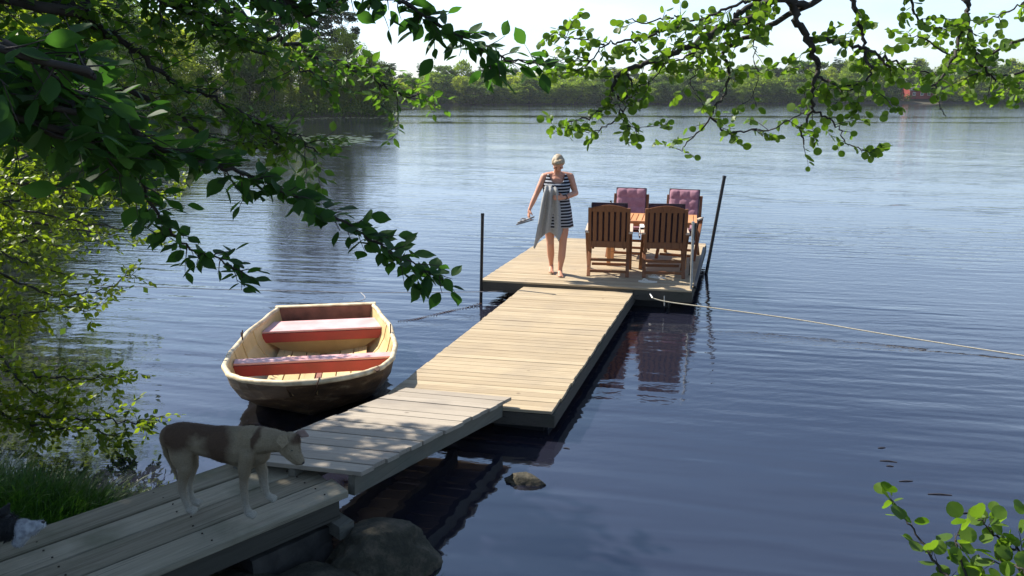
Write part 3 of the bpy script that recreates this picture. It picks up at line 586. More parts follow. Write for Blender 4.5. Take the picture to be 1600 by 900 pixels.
# sapling in the lower right corner
b5 = thing('alder_sapling', 'young alder with fresh round leaves in the lower right corner', 'sapling', (1.75, 2.1, gh(1.75, 2.1)-.03)); bo5 = Vector(b5.location)
tb5 = Tubes(); tw5 = Tubes(); L5 = Leaves('round')
for pts, dn in (([(1570, 1010, 2.3), (1500, 925, 2.4), (1462, 878, 2.5), (1440, 845, 2.55), (1415, 812, 2.6), (1395, 783, 2.6)], 1.0), ([(1560, 1000, 2.4), (1530, 930, 2.4), (1505, 885, 2.45), (1492, 848, 2.5), (1497, 832, 2.5)], 1.0),
            ([(1660, 1000, 2.4), (1640, 900, 2.4), (1600, 865, 2.45), (1570, 850, 2.5), (1545, 828, 2.5), (1530, 812, 2.5)], 1.6), ([(1640, 960, 2.35), (1610, 900, 2.35), (1580, 885, 2.4), (1550, 880, 2.4)], 1.5), ([(1680, 900, 2.5), (1640, 850, 2.5), (1610, 820, 2.5), (1600, 790, 2.5)], 1.2)):
    P = [bo5+Vector((0, 0, 0))]+pp(pts); path = wander(rg, P, .004, 6); n = len(path); tb5.add([p-bo5 for p in path], [.008-.0062*(i/(n-1)) for i in range(n)], 6)
    sprays(rg, [p-bo5 for p in path[8:]], tw5, L5, start=.1, step=.055/dn, tlen=.11, lstep=.026, lsize=.060, droop=-.3, sub=.2, updown=.8, tr=.0018, flat=.4, lrand=.6)
tb5.build('stem', M['twig'], b5); tw5.build('twigs', M['twig'], b5); L5.build('foliage', M['alder'], b5)

# ------------------------------------------------------------------ decks
def lerp(a, b_, t): return a+(b_-a)*t
def boards(P00, P10, P11, P01, n, th, gap, rnd, jit=.006, warp=.0015):
    """n boards laid from edge P00-P10 (left-right) to edge P01-P11"""
    bm = bmesh.new(); A, B_, C_, D_ = map(Vector, (P00, P10, P11, P01)); ln = ((D_-A).length+(C_-B_).length)/2; gp = gap/ln/2
    for i in range(n):
        t0, t1 = i/n+gp, (i+1)/n-gp; dz = Vector((0, 0, rnd.uniform(-warp, warp)))
        l0, r0 = lerp(A, D_, t0), lerp(B_, C_, t0); l1, r1 = lerp(A, D_, t1), lerp(B_, C_, t1); ax = (r0-l0).normalized()
        jl, jr = rnd.uniform(-jit, jit), rnd.uniform(-jit, jit)
        a, b_, c, d = l0+ax*jl+dz, r0+ax*jr+dz, r1+ax*jr+dz, l1+ax*jl+dz; dn = Vector((0, 0, -th))
        hexa(bm, [a+dn, b_+dn, c+dn, d+dn, a, b_, c, d])
    bmesh.ops.bevel(bm, geom=list(bm.edges), offset=.0025, segments=1, affect='EDGES'); return bm
rnd = random.Random(4)
ANG = math.atan2(-.61, 2.74)
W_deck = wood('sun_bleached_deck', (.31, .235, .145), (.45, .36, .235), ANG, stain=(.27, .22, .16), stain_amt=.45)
W_ramp = wood('ramp_deck', (.28, .235, .18), (.39, .335, .265), math.atan2(.17-.0, -1)+math.pi, stain=(.22, .19, .16), stain_amt=.6)
W_old = wood('weathered_boards', (.155, .13, .085), (.38, .335, .245), math.radians(46), stain=(.10, .10, .055), stain_amt=.85, rough=.85, bump=.007)
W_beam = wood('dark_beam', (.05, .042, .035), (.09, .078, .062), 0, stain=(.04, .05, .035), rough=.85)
W_edge = wood('edge_beam', (.10, .09, .07), (.17, .155, .12), math.radians(65), stain=(.09, .10, .08), stain_amt=.7, rough=.85)
# raft
RA = [Vector(p) for p in ((-.43, 10.54, .30), (2.33, 9.92, .30), (3.32, 13.28, .30), (.62, 13.90, .30))]
rt = thing('bathing_raft', 'large square floating raft of pale boards carrying the garden furniture', 'raft', ((RA[0]+RA[2])/2)*Vector((1, 1, 0)) if False else tuple(Vector((*((RA[0]+RA[2])/2).xy, 0))))
def rel(o, P): return [Vector(p)-Vector(o.location) for p in P]
obj('decking', boards(*rel(rt, RA), 34, .028, .007, rnd), W_deck, rt)
def side_beams(o, Q, top, hgt, wd, mat_, inset=.03, names='side_beam'):
    c = sum(Q, Vector())/4
    for i in range(4):
        a, b_ = Q[i].copy(), Q[(i+1) % 4].copy()
        for p in (a, b_): p += (c-p).normalized()*inset; p.z = top-hgt/2
        d = (b_-a).normalized()*(wd/2+.001 if i % 2 == 0 else -wd/2-.002)
        bm = bmesh.new(); bar(bm, a-Vector(o.location)-d, b_-Vector(o.location)+d, wd, hgt); obj(names, bm, mat_, o)
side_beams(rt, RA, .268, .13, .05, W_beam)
flt = plain('black_float', (.012, .012, .014), .6, var=.3)
for s in (.2, .5, .8):
    bm = bmesh.new(); a = lerp(RA[0], RA[3], .06); b_ = lerp(RA[1], RA[2], .06); c = lerp(RA[0], RA[3], .94); d = lerp(RA[1], RA[2], .94)
    p, q = lerp(a, b_, s), lerp(c, d, s); p.z = q.z = .03; bar(bm, p-Vector(rt.location), q-Vector(rt.location), .5, .20); bevel(bm, .03, 2); obj('float', bm, flt, rt)
# gangway
GW = [Vector(p) for p in ((-1.12, 6.33, .235), (.33, 6.04, .235), (1.64, 10.22, .235), (.19, 10.53, .235))]
gw = thing('gangway', 'long pale plank gangway floating between the ramp and the raft', 'gangway', (0, 8.2, 0))
obj('decking', boards(*rel(gw, GW), 44, .028, .006, rnd), W_deck, gw)
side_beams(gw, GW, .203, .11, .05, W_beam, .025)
for s in (.22, .78):
    bm = bmesh.new(); p, q = lerp(GW[0], GW[1], s), lerp(GW[3], GW[2], s); d = (q-p).normalized()*.15; p = p+d; q = q-d; p.z = q.z = .0
    bar(bm, p-Vector(gw.location), q-Vector(gw.location), .5, .17); bevel(bm, .03, 2); obj('float', bm, flt, gw)
# ramp
RM = [Vector(p) for p in ((-1.79, 4.50, .575), (-.90, 4.30, .575), (.0, 6.16, .315), (-.90, 6.38, .315))]
rm = thing('ramp', 'sloping plank ramp in dappled light from boardwalk down to the gangway', 'ramp', (-.9, 5.3, 0))
obj('decking', boards(*rel(rm, RM), 15, .03, .009, rnd, .012, .003), W_ramp, rm)
for s in (.09, .5, .93):
    bm = bmesh.new(); p, q = lerp(RM[0], RM[1], s), lerp(RM[3], RM[2], s); dz = Vector((0, 0, -.033-.06)); bar(bm, p+dz-Vector(rm.location), lerp(p, q, .96)+dz-Vector(rm.location), .05, .12); obj('joist', bm, W_edge, rm)
# boardwalk
d1 = Vector((.70, .714, 0)); BWc = Vector((-.955, 4.22, .5)); nrm_ = Vector((-.714, .70, 0))
bw = thing('boardwalk', 'old grey boardwalk of lengthwise planks running in from lower left', 'boardwalk', (-1.8, 3.8, 0))
bm = bmesh.new(); R0 = BWc+d1*-.02; wtot = .84; npl = 4; Lb = 3.4
for i in range(npl):
    a = R0+nrm_*(wtot*i/npl+.005); b_ = R0+nrm_*(wtot*(i+1)/npl-.005); e0 = rnd.uniform(-.03, .02); dz = Vector((0, 0, rnd.uniform(-.004, .004))); dn = Vector((0, 0, -.045))
    # two planks end to end in each row, unequal lengths, as on the old boardwalk
    q = [a+d1*e0, b_+d1*(e0+.02), b_-d1*Lb, a-d1*Lb]; q = [p+dz-Vector(bw.location) for p in q]; hexa(bm, [p+dn for p in (q[3], q[0], q[1], q[2])]+[q[3], q[0], q[1], q[2]])
bmesh.ops.recalc_face_normals(bm, faces=bm.faces); bmesh.ops.bevel(bm, geom=list(bm.edges), offset=.005, segments=1, affect='EDGES'); obj('decking', bm, W_old, bw)
nail_m = plain('rusty_nail', (.035, .022, .016), .7, .5)
for i in range(npl):
    for dd_ in (.10, .78, 1.42, 2.3):
        for o_ in (.055, .155):
            bm = bmesh.new(); bmesh.ops.create_cone(bm, cap_ends=True, segments=8, radius1=.0055, radius2=.005, depth=.004); c_ = R0+nrm_*(wtot*i/npl+o_)-d1*(dd_+rnd.uniform(-.02, .02))+Vector((0, 0, .003))-Vector(bw.location)
            bmesh.ops.translate(bm, verts=bm.verts, vec=c_); obj('nail', bm, nail_m, bw)
for s in (.05, .78):
    bm = bmesh.new(); p = R0+nrm_*s+Vector((0, 0, -.045-.062)); bar(bm, p-d1*Lb-Vector(bw.location), p-d1*.04-Vector(bw.location), .055, .12); obj('joist', bm, wood('old_joist', (.045, .04, .03), (.085, .077, .06), math.radians(46), rough=.9), bw)
# pier under the joint: cross beam on a mossy stone block
bm = bmesh.new(); p = R0-d1*.05+Vector((0, 0, -.045-.12-.045)); bar(bm, p-nrm_*.06-Vector(bw.location), p+nrm_*.95-Vector(bw.location), .10, .085); obj('cross_beam', bm, W_edge, bw)
bm = bmesh.new(); p = R0-d1*2.3+Vector((0, 0, -.045-.12-.045)); bar(bm, p-nrm_*.06-Vector(bw.location), p+nrm_*.95-Vector(bw.location), .10, .085); obj('cross_beam', bm, W_edge, bw)

# ------------------------------------------------------------------ rocks
rock_m, n, l, b = mat('granite')
t = n.new('ShaderNodeTexCoord'); z = n.new('ShaderNodeTexNoise'); z.inputs['Scale'].default_value = 7; z.inputs['Detail'].default_value = 12; z.inputs['Roughness'].default_value = .75
cr = n.new('ShaderNodeValToRGB'); cr.color_ramp.elements[0].position = .3; cr.color_ramp.elements[0].color = (.016, .013, .008, 1); cr.color_ramp.elements[1].position = .72; cr.color_ramp.elements[1].color = (.16, .12, .08, 1)
e = cr.color_ramp.elements.new(.5); e.color = (.05, .044, .026, 1)
l.new(t.outputs['Object'], z.inputs[0]); l.new(z.outputs[0], cr.inputs[0]); l.new(cr.outputs[0], b.inputs['Base Color']); b.inputs['Roughness'].default_value = .85
bp = n.new('ShaderNodeBump'); bp.inputs['Distance'].default_value = .03; l.new(z.outputs[0], bp.inputs['Height']); l.new(bp.outputs[0], b.inputs['Normal'])
def rock(c, s, seed, label, rz=0, amp=.22, sub=5, fr=1.1):
    bm = bmesh.new(); bmesh.ops.create_icosphere(bm, subdivisions=sub, radius=1)
    for v_ in bm.verts:
        p = v_.co.copy(); k = 1+amp*mnoise.noise(p*fr+Vector((seed*7.3, 0, 0)))+amp*.5*mnoise.noise(p*fr*3+Vector((seed, 3, 0)))+amp*.25*mnoise.noise(p*8)+amp*.12*mnoise.noise(p*19)-amp*.25*max(0, .12-abs(mnoise.noise(p*2.2+Vector((seed, 0, 5)))))/.12
        q = p*k
        for pl in ((.7, .5, .5), (-.6, .6, .5), (.2, -.8, .55), (.1, .1, 1)):   # flattened faces
            pn = Vector(pl).normalized(); dd = q.dot(pn)-.78
            if dd > 0: q -= pn*dd*.75
        v_.co = Vector((q.x*s[0], q.y*s[1], q.z*s[2]))
    o = obj('rock', bm, rock_m, smooth=True); o.location = c; o.rotation_euler = (0, 0, rz); return tag(o, label, 'rock')
rock((-.80, 4.17, -.03), (.38, .28, .40), 1, 'big brown boulder under the end of the boardwalk', .5)
rock((-1.12, 3.80, .02), (.42, .30, .22), 4, 'low rounded rock at the bottom edge in front of the big boulder', .3)
rock((-1.5, 3.75, -.02), (.30, .3, .28), 6, 'dark rock hidden in shade under the boardwalk', .9)
rock((.09, 5.3, -.035), (.16, .10, .10), 9, 'small pale rock awash beside the ramp', -.25, .3)
rock((-2.62, 4.72, .05), (.36, .2, .14), 12, 'flat dark rock at the waterline behind the grass', .5)
bm = bmesh.new(); box(bm, (0, 0, 0), (.50, .62, .62)); bmesh.ops.subdivide_edges(bm, edges=bm.edges, cuts=5, use_grid_fill=True)
for v_ in bm.verts: v_.co += Vector((mnoise.noise(v_.co*5), mnoise.noise(v_.co*5+Vector((9, 0, 0))), 0))*.03
o = obj('stone_pier', bm, plain('pier_stone', (.07, .062, .052), .9, var=.5, scale=9, bump=.02)); pc = R0-d1*.34+nrm_*.36; o.location = (pc.x, pc.y, -.06+.04); o.rotation_euler = (0, 0, math.radians(46)); tag(o, 'dark stone pier holding up the end of the boardwalk', 'pier')

# ------------------------------------------------------------------ grass
def grass(c, n_, spread, hgt, seed, label, col, lean=(0, 0), name='grass_tussock', wd=.006):
    rg_ = np.random.default_rng(seed); V = []; F_ = []; k = 0
    for i in range(n_):
        a = rg_.uniform(0, 6.28); r_ = math.sqrt(rg_.random()); x, y = math.cos(a)*r_*spread[0], math.sin(a)*r_*spread[1]
        hh = hgt*rg_.uniform(.5, 1.1)*(1-.3*r_); out = np.array([math.cos(a)*r_*.55+lean[0], math.sin(a)*r_*.55+lean[1]])+rg_.normal(0, .25, 2)
        z0 = gh(c[0]+x, c[1]+y)-c[2]-.02; sd_ = np.array([math.sin(a), -math.cos(a), 0])+rg_.normal(0, .5, 3)*np.array([1, 1, 0]); sd_ = unit(sd_)*wd*rg_.uniform(.6, 1.2)
        for j in range(5):
            f = j/4; p = np.array([x+out[0]*hh*f**1.8, y+out[1]*hh*f**1.8, z0+hh*(f-.28*f**3)]); w_ = (1-f**1.5)+.04
            V += [p-sd_*w_, p+sd_*w_]
            if j: F_ += [k+2*j-2, k+2*j-1, k+2*j+1, k+2*j]
        k += 10
    o = obj(name, npmesh(name, np.array(V), np.array(F_), 4), col); o.location = c; o['kind'] = 'stuff'; return tag(o, label, 'grass')
GM = leafmat('grass_blade', (.025, .065, .013), (.055, .12, .022), .4, (1.8, 2.0, .8), rough=.5)
grass((-3.0, 4.45, gh(-3.0, 4.45)), 3200, (.50, .42), .52, 3, 'tall dark green grass clump on the bank left of the boardwalk', GM)
grass((-3.55, 4.3, gh(-3.55, 4.3)), 2400, (.55, .55), .55, 4, 'tall grass on the bank at the far left edge', GM)
grass((-.55, 3.86, gh(-.55, 3.86)), 320, (.16, .10), .26, 5, 'short bright grass sprouting by the boulder at bottom edge', GM)

# ------------------------------------------------------------------ rowing boat
BL = 2.70; bax = Vector((-2.12, 8.69, 0)); bow = Vector((-1.70, 6.0, 0))
boat = thing('rowing_boat', 'cream and red wooden rowing boat moored beside the gangway', 'rowing boat', tuple(bax), math.atan2(bow.y-bax.y, bow.x-bax.x))
# local: x from stern (0) to bow (BL), y to the left when facing the bow, z up
def tabf(T, u_):
    for (a, b_), (c, d) in zip(T, T[1:]):
        if a <= u_ <= c: t_ = (u_-a)/(c-a); t_ = t_*t_*(3-2*t_)*.5+t_*.5; return b_+(d-b_)*t_
    return T[-1][1]
RW = [(0, .54), (.12, .61), (.35, .735), (.58, .775), (.75, .745), (.85, .66), (.92, .535), (.97, .37), (1.0, .14)]
RZ = [(0, .41), (.5, .40), (.8, .44), (1, .49)]
def section(u_, off=0.0):
    w_ = max(tabf(RW, u_)-off, .02); zr = tabf(RZ, u_); x = u_*BL
    if off: x = min(max(x, .03), BL-.03)
    rise = max(0, (u_-.62)/.38)**2
    zk = -.10+rise*.26+(.05 if off else 0); zc = .03+rise*.26+(.02 if off else 0); zm = .20+rise*.16
    pull = rise*.30
    pts = []
    for s in (1,):
        prof = [(w_, zr, 0), (w_*.95, zm+.06, .25), (w_*.86, zm-.05, .55), (w_*.70*(1-.25*rise), zc, .85), (w_*.36*(1-.3*rise), (zc+zk)/2, .95), (0, zk, 1)]
    full = [(y, z_, k) for y, z_, k in prof]+[(-y, z_, k) for y, z_, k in reversed(prof[:-1])]
    return [Vector((x-pull*k, y, z_)) for y, z_, k in full]
US = [0, .04, .1, .18, .27, .36, .45, .54, .63, .72, .79, .85, .9, .94, .97, .99, 1.0]
def shell(off, flip):
    bm = bmesh.new(); rows = [[bm.verts.new(p) for p in section(u_, off)] for u_ in US]
    for a, b_ in zip(rows, rows[1:]):
        for j in range(len(a)-1):
            q = (a[j], a[j+1], b_[j+1], b_[j]); bm.faces.new(q if flip else q[::-1])
    bm.faces.new(rows[0] if flip else rows[0][::-1]); bm.faces.new(rows[-1][::-1] if flip else rows[-1]); return bm
m, n, l, b = mat('weathered_hull_paint')
t = n.new('ShaderNodeTexCoord'); z = n.new('ShaderNodeTexNoise'); z.inputs['Scale'].default_value = 4; z.inputs['Detail'].default_value = 10; z.inputs['Roughness'].default_value = .72
cr = n.new('ShaderNodeValToRGB'); cr.color_ramp.elements[0].position = .38; cr.color_ramp.elements[0].color = (.035, .02, .010, 1); cr.color_ramp.elements[1].position = .70; cr.color_ramp.elements[1].color = (.30, .22, .13, 1); e = cr.color_ramp.elements.new(.56); e.color = (.10, .055, .025, 1)
hm = n.new('ShaderNodeMapping'); hm.inputs['Scale'].default_value = (.7, 1, 3.2); l.new(t.outputs['Object'], hm.inputs[0]); l.new(hm.outputs[0], z.inputs[0]); l.new(z.outputs[0], cr.inputs[0]); l.new(cr.outputs[0], b.inputs['Base Color']); b.inputs['Roughness'].default_value = .55
bp = n.new('ShaderNodeBump'); bp.inputs['Distance'].default_value = .006; l.new(z.outputs[0], bp.inputs['Height']); l.new(bp.outputs[0], b.inputs['Normal'])
hull_m = m
cream = plain('cream_boat_paint', (.62, .47, .24), .45, scale=5, c2=(.50, .36, .17), bump=.002)
cream_l = plain('pale_cream_paint', (.68, .57, .38), .55, scale=11, c2=(.42, .32, .19), bump=.002)
red = plain('red_boat_paint', (.38, .038, .036), .5, scale=4, c2=(.26, .035, .03), bump=.002)
pink = plain('faded_red_seat', (.70, .42, .42), .5, scale=5, c2=(.60, .30, .29), bump=.002)
dred = plain('dark_red_paint', (.30, .12, .08), .6, scale=6, c2=(.13, .05, .035))
hl = obj('hull', shell(0, False), hull_m, boat); hi = obj('inner_hull', shell(.028, True), cream, boat)
# gunwale: a rounded strip round the rim
tb = Tubes(); rim = []
for u_ in [i/60 for i in range(61)]: rim.append(Vector((u_*BL, tabf(RW, u_)-.012, tabf(RZ, u_)+.006)))
rim = rim+[Vector((BL+.012, 0, .50))]+[Vector((p.x, -p.y, p.z)) for p in reversed(rim)]
V_, F_ = tube_np(rim, .025, 10)
tb.V.append(V_); tb.F.append(F_); tb.n = len(V_); gn = tb.build('gunwale', cream_l, boat)
bm = bmesh.new(); hexa(bm, [(-.02, -.535, .12), (.035, -.535, .12), (.035, .535, .12), (-.02, .535, .12), (-.02, -.55, .425), (.035, -.55, .425), (.035, .55, .425), (-.02, .55, .425)]); bevel(bm, .006); obj('transom', bm, dred, boat)
bm = bmesh.new(); hexa(bm, [(-.03, -.56, .427), (.045, -.56, .427), (.045, .56, .427), (-.03, .56, .427), (-.03, -.56, .444), (.045, -.56, .444), (.045, .56, .444), (-.03, .56, .444)]); bevel(bm, .005); obj('transom_cap', bm, cream_l, boat)
# stern bench
def bench(u0, u1, zt, th, topm, frm, skirt):
    w0, w1 = tabf(RW, u0)-.05, tabf(RW, u1)-.05; x0, x1 = u0*BL, u1*BL
    bm = bmesh.new(); hexa(bm, [(x0, -w0, zt-.022), (x1, -w1, zt-.022), (x1, w1, zt-.022), (x0, w0, zt-.022), (x0, -w0, zt), (x1, -w1, zt), (x1, w1, zt), (x0, w0, zt)]); bevel(bm, .004)
    s = obj('bench', bm, topm, boat)
    bm = bmesh.new(); hexa(bm, [(x1-.03, -w1, zt-th), (x1+.006, -w1, zt-th), (x1+.006, w1, zt-th), (x1-.03, w1, zt-th), (x1-.03, -w1, zt-.025), (x1+.006, -w1, zt-.025), (x1+.006, w1, zt-.025), (x1-.03, w1, zt-.025)]); bevel(bm, .003)
    obj('bench_front', bm, frm, s); return s, x1, w1
s1, x1, w1 = bench(.095, .235, .335, .125, pink, red, True)
bm = bmesh.new(); v = [bm.verts.new(p) for p in ((x1-.012, -w1+.02, .233), (x1-.012, w1-.02, .233), (x1-.012, .40, .10), (x1-.012, 0, .045), (x1-.012, -.40, .10))]; bm.faces.new(v); bmesh.ops.solidify(bm, geom=bm.faces[:], thickness=.02); obj('bulkhead', bm, cream, boat)
s2, x2, w2 = bench(.595, .645, .365, .13, pink, red, False)
# floor boards with a centre gap
bm = bmesh.new(); 
for s in (-1, 1):
    for k in range(3):
        y0 = s*(.035+k*.145); y1 = s*(.035+k*.145+.135)
        zz = lambda y: -.012+abs(y)*.14+.055
        x0_, xe = .25, 1.92-k*.05
        hexa(bm, [(x0_, min(y0, y1), zz(y0 if y0 < y1 else y1)), (xe, min(y0, y1), zz(min(y0, y1))), (xe, max(y0, y1), zz(max(y0, y1))), (x0_, max(y0, y1), zz(max(y0, y1)))]+[(x0_, min(y0, y1), zz(min(y0, y1))+.015), (xe, min(y0, y1), zz(min(y0, y1))+.015), (xe, max(y0, y1), zz(max(y0, y1))+.015), (x0_, max(y0, y1), zz(max(y0, y1))+.015)])
bevel(bm, .003); obj('floorboards', bm, wood('boat_floor_paint', (.52, .38, .18), (.64, .50, .27), 0, rough=.5, grain=10, stain=(.36, .25, .12), stain_amt=.5, bump=.001), boat)
bm = bmesh.new(); bar(bm, (.25, 0, .03), (1.95, 0, .035), .05, .04); obj('keelson', bm, dred, boat)
# thin ribs on the inner side
bm = bmesh.new()
for u_ in (.30, .45, .56):
    S_ = section(u_, .033)
    for side_ in (S_[:4], S_[-4:]):
        for a, b_ in zip(side_, side_[1:]): bar(bm, a, b_, .022, .012)
obj('ribs', bm, cream, boat)
rust = plain('rusty_iron', (.10, .05, .03), .8, .4, var=.5, scale=30)
for s in (-1, 1):
    tb = Tubes(); yy = s*(tabf(RW, .44)-.03); x = .44*BL
    tb.add([(x, yy, .33), (x, yy, .455)], .008, 6); tb.add(smooth_path([(x-.035, yy, .51), (x-.03, yy, .47), (x, yy, .452), (x+.03, yy, .47), (x+.035, yy, .51)], 4), .006, 6); tb.build('rowlock', rust, boat)
tb = Tubes(); tb.add([(BL-.01+.05*math.cos(a), .12+.02*math.sin(a), .47+.055*math.sin(a)) for a in np.linspace(0, 5.6, 14)], .006, 6); tb.build('bow_ring', rust, boat)
bm = bmesh.new(); bmesh.ops.create_circle(bm, cap_ends=True, segments=14, radius=.045); bmesh.ops.solidify(bm, geom=bm.faces[:], thickness=.01)
for v_ in bm.verts: v_.co = Vector((v_.co.x*1.5+2.42, v_.co.y*.55+.60, v_.co.z+.488))
obj('fairlead', bm, rust, boat)
# patch of rot on the gunwale is part of its mesh-free paint: left to the hull material

# ------------------------------------------------------------------ poles, ropes, chain
black = plain('black_steel', (.012, .012, .013), .45, .3)
galv = plain('galvanised_steel', (.42, .42, .40), .45, .6, var=.3, scale=12)
def pole(p0, p1, r, mat_, label, name='mooring_pole', cap=True):
    o = thing(name, label, 'pole', tuple(p0)); tb = Tubes(); d = Vector(p1)-Vector(p0); tb.add([(0, 0, 0), d*.5, d], r, 12); tb.build('shaft', mat_, o)
    bm = bmesh.new(); bmesh.ops.create_cone(bm, cap_ends=True, segments=12, radius1=r*1.25, radius2=r*1.1, depth=.03); q = d.to_track_quat('Z', 'Y').to_matrix().to_4x4(); bmesh.ops.transform(bm, matrix=Matrix.Translation(d)@q, verts=bm.verts); obj('cap', bm, mat_, o, smooth=False); return o
pole((-.44, 10.44, -.5), at(754, 335, Y=10.46), .021, black, 'black upright mooring pole at the left front corner of the raft')
pole((3.02, 12.22, -.5), at(1132, 276, Y=12.35), .026, black, 'tall black leaning pole at the right side of the raft')
pole((2.335, 9.99, .3), at(1083, 348, Y=10.02), .017, galv, 'short pale steel post at the right front corner of the raft')
pole((2.50, 10.82, .3), at(1086, 350, Y=10.85), .019, black, 'short black post behind the pale steel post')
bm = bmesh.new(); bar(bm, (3.00, 12.12, .44), (2.37, 9.95, .335), .035, .035); o = obj('edge_rail', bm, black); tag(o, 'black steel rail along the right edge of the raft', 'rail')
rope_m = plain('pale_rope', (.50, .45, .34), .9, var=.3, scale=60); rope_d = plain('grey_rope', (.30, .29, .29), .9)
def rope(name, label, cat, pts, r, m_):
    tb = Tubes(); tb.add(smooth_path(pts, 10), r, 6); return tag(tb.build(name, m_), label, cat)
rope('mooring_rope', 'long pale mooring rope running from the raft out to the right', 'rope', [at(1020, 466, Y=9.95), at(1045, 472, Y=9.85), at(1120, 482, Y=9.6), at(1250, 500, Y=9.2), at(1400, 525, Y=8.7), at(1640, 562, Y=8.0), at(2100, 632, Y=7.0), Vector((14.0, 4.6, .25)), Vector((18.5, 2.0, .9))], .0075, rope_m)
rope('mooring_rope', 'thin grey rope from the left corner of the raft to the left bank', 'rope', [at(800, 454, Y=10.5), at(752, 456, Y=10.4), at(640, 457, Y=10.1), at(565, 457, Y=9.9), at(420, 454, Y=9.6), at(250, 449, Y=9.2), at(0, 440, Y=8.6), at(-150, 425, Y=8.2), Vector((-8.2, 7.8, .5))], .0048, rope_d)
sp = boat.matrix_basis @ Vector((-.03, -.38, .42))
rope('boat_line', 'short line tying the stern of the boat up to the grey rope', 'rope', [sp, at(563, 470, Y=9.0), at(564, 457, Y=9.9)], .005, rope_d)
# chain floating on the water
tb = Tubes(); pts = smooth_path([at(752, 474, z=.02), at(722, 483, z=-.004), at(700, 487, z=.003), at(672, 494, z=-.003), at(650, 499, z=.002), at(622, 503, z=-.006)], 12); r_ = random.Random(3)
for i, (a, b_) in enumerate(zip(pts, pts[1:])):
    c = (a+b_)/2; d = (b_-a)
    ring = [c+d*.60*math.cos(t_)+(Vector((0, 0, .016)) if i % 2 else Vector((-d.y, d.x, 0)).normalized()*.016)*math.sin(t_) for t_ in np.linspace(0, 6.28, 9)]
    tb.add(ring, .0032, 5)
tag(tb.build('mooring_chain', rust), 'dark rusty chain at the water surface between raft and boat', 'chain')
tb = Tubes(); a0 = at(1020, 466, Y=9.95); tb.add([a0+Vector((0, 0, 0)), a0+Vector((-.03, .12, .05))], .014, 6); tb.add([at(1038, 462, Y=9.93), at(1038, 478, Y=9.9)], .007, 6); tag(tb.build('rope_shackle', galv), 'steel shackle joining the pale rope to the raft front', 'shackle')
# floating twigs and scum on the water
for i, (px, py, ln) in enumerate([(1375, 720, .12), (1405, 752, .10), (1450, 772, .16), (1372, 700, .06), (1500, 802, .07), (880, 700, .05), (420, 716, .05), (188, 716, .06), (1385, 728, .05)]):
    tb = Tubes(); c = at(px, py, z=.001); a = r_.uniform(-.4, .4); tb.add([c, c+Vector((ln*.5, ln*.2*a, .004)), c+Vector((ln, ln*a, 0))], .004, 5)
    tag(tb.build('floating_twig', M['twig']), 'tiny dark twig drifting on the calm water', 'twig', 'twigs drifting on the water')

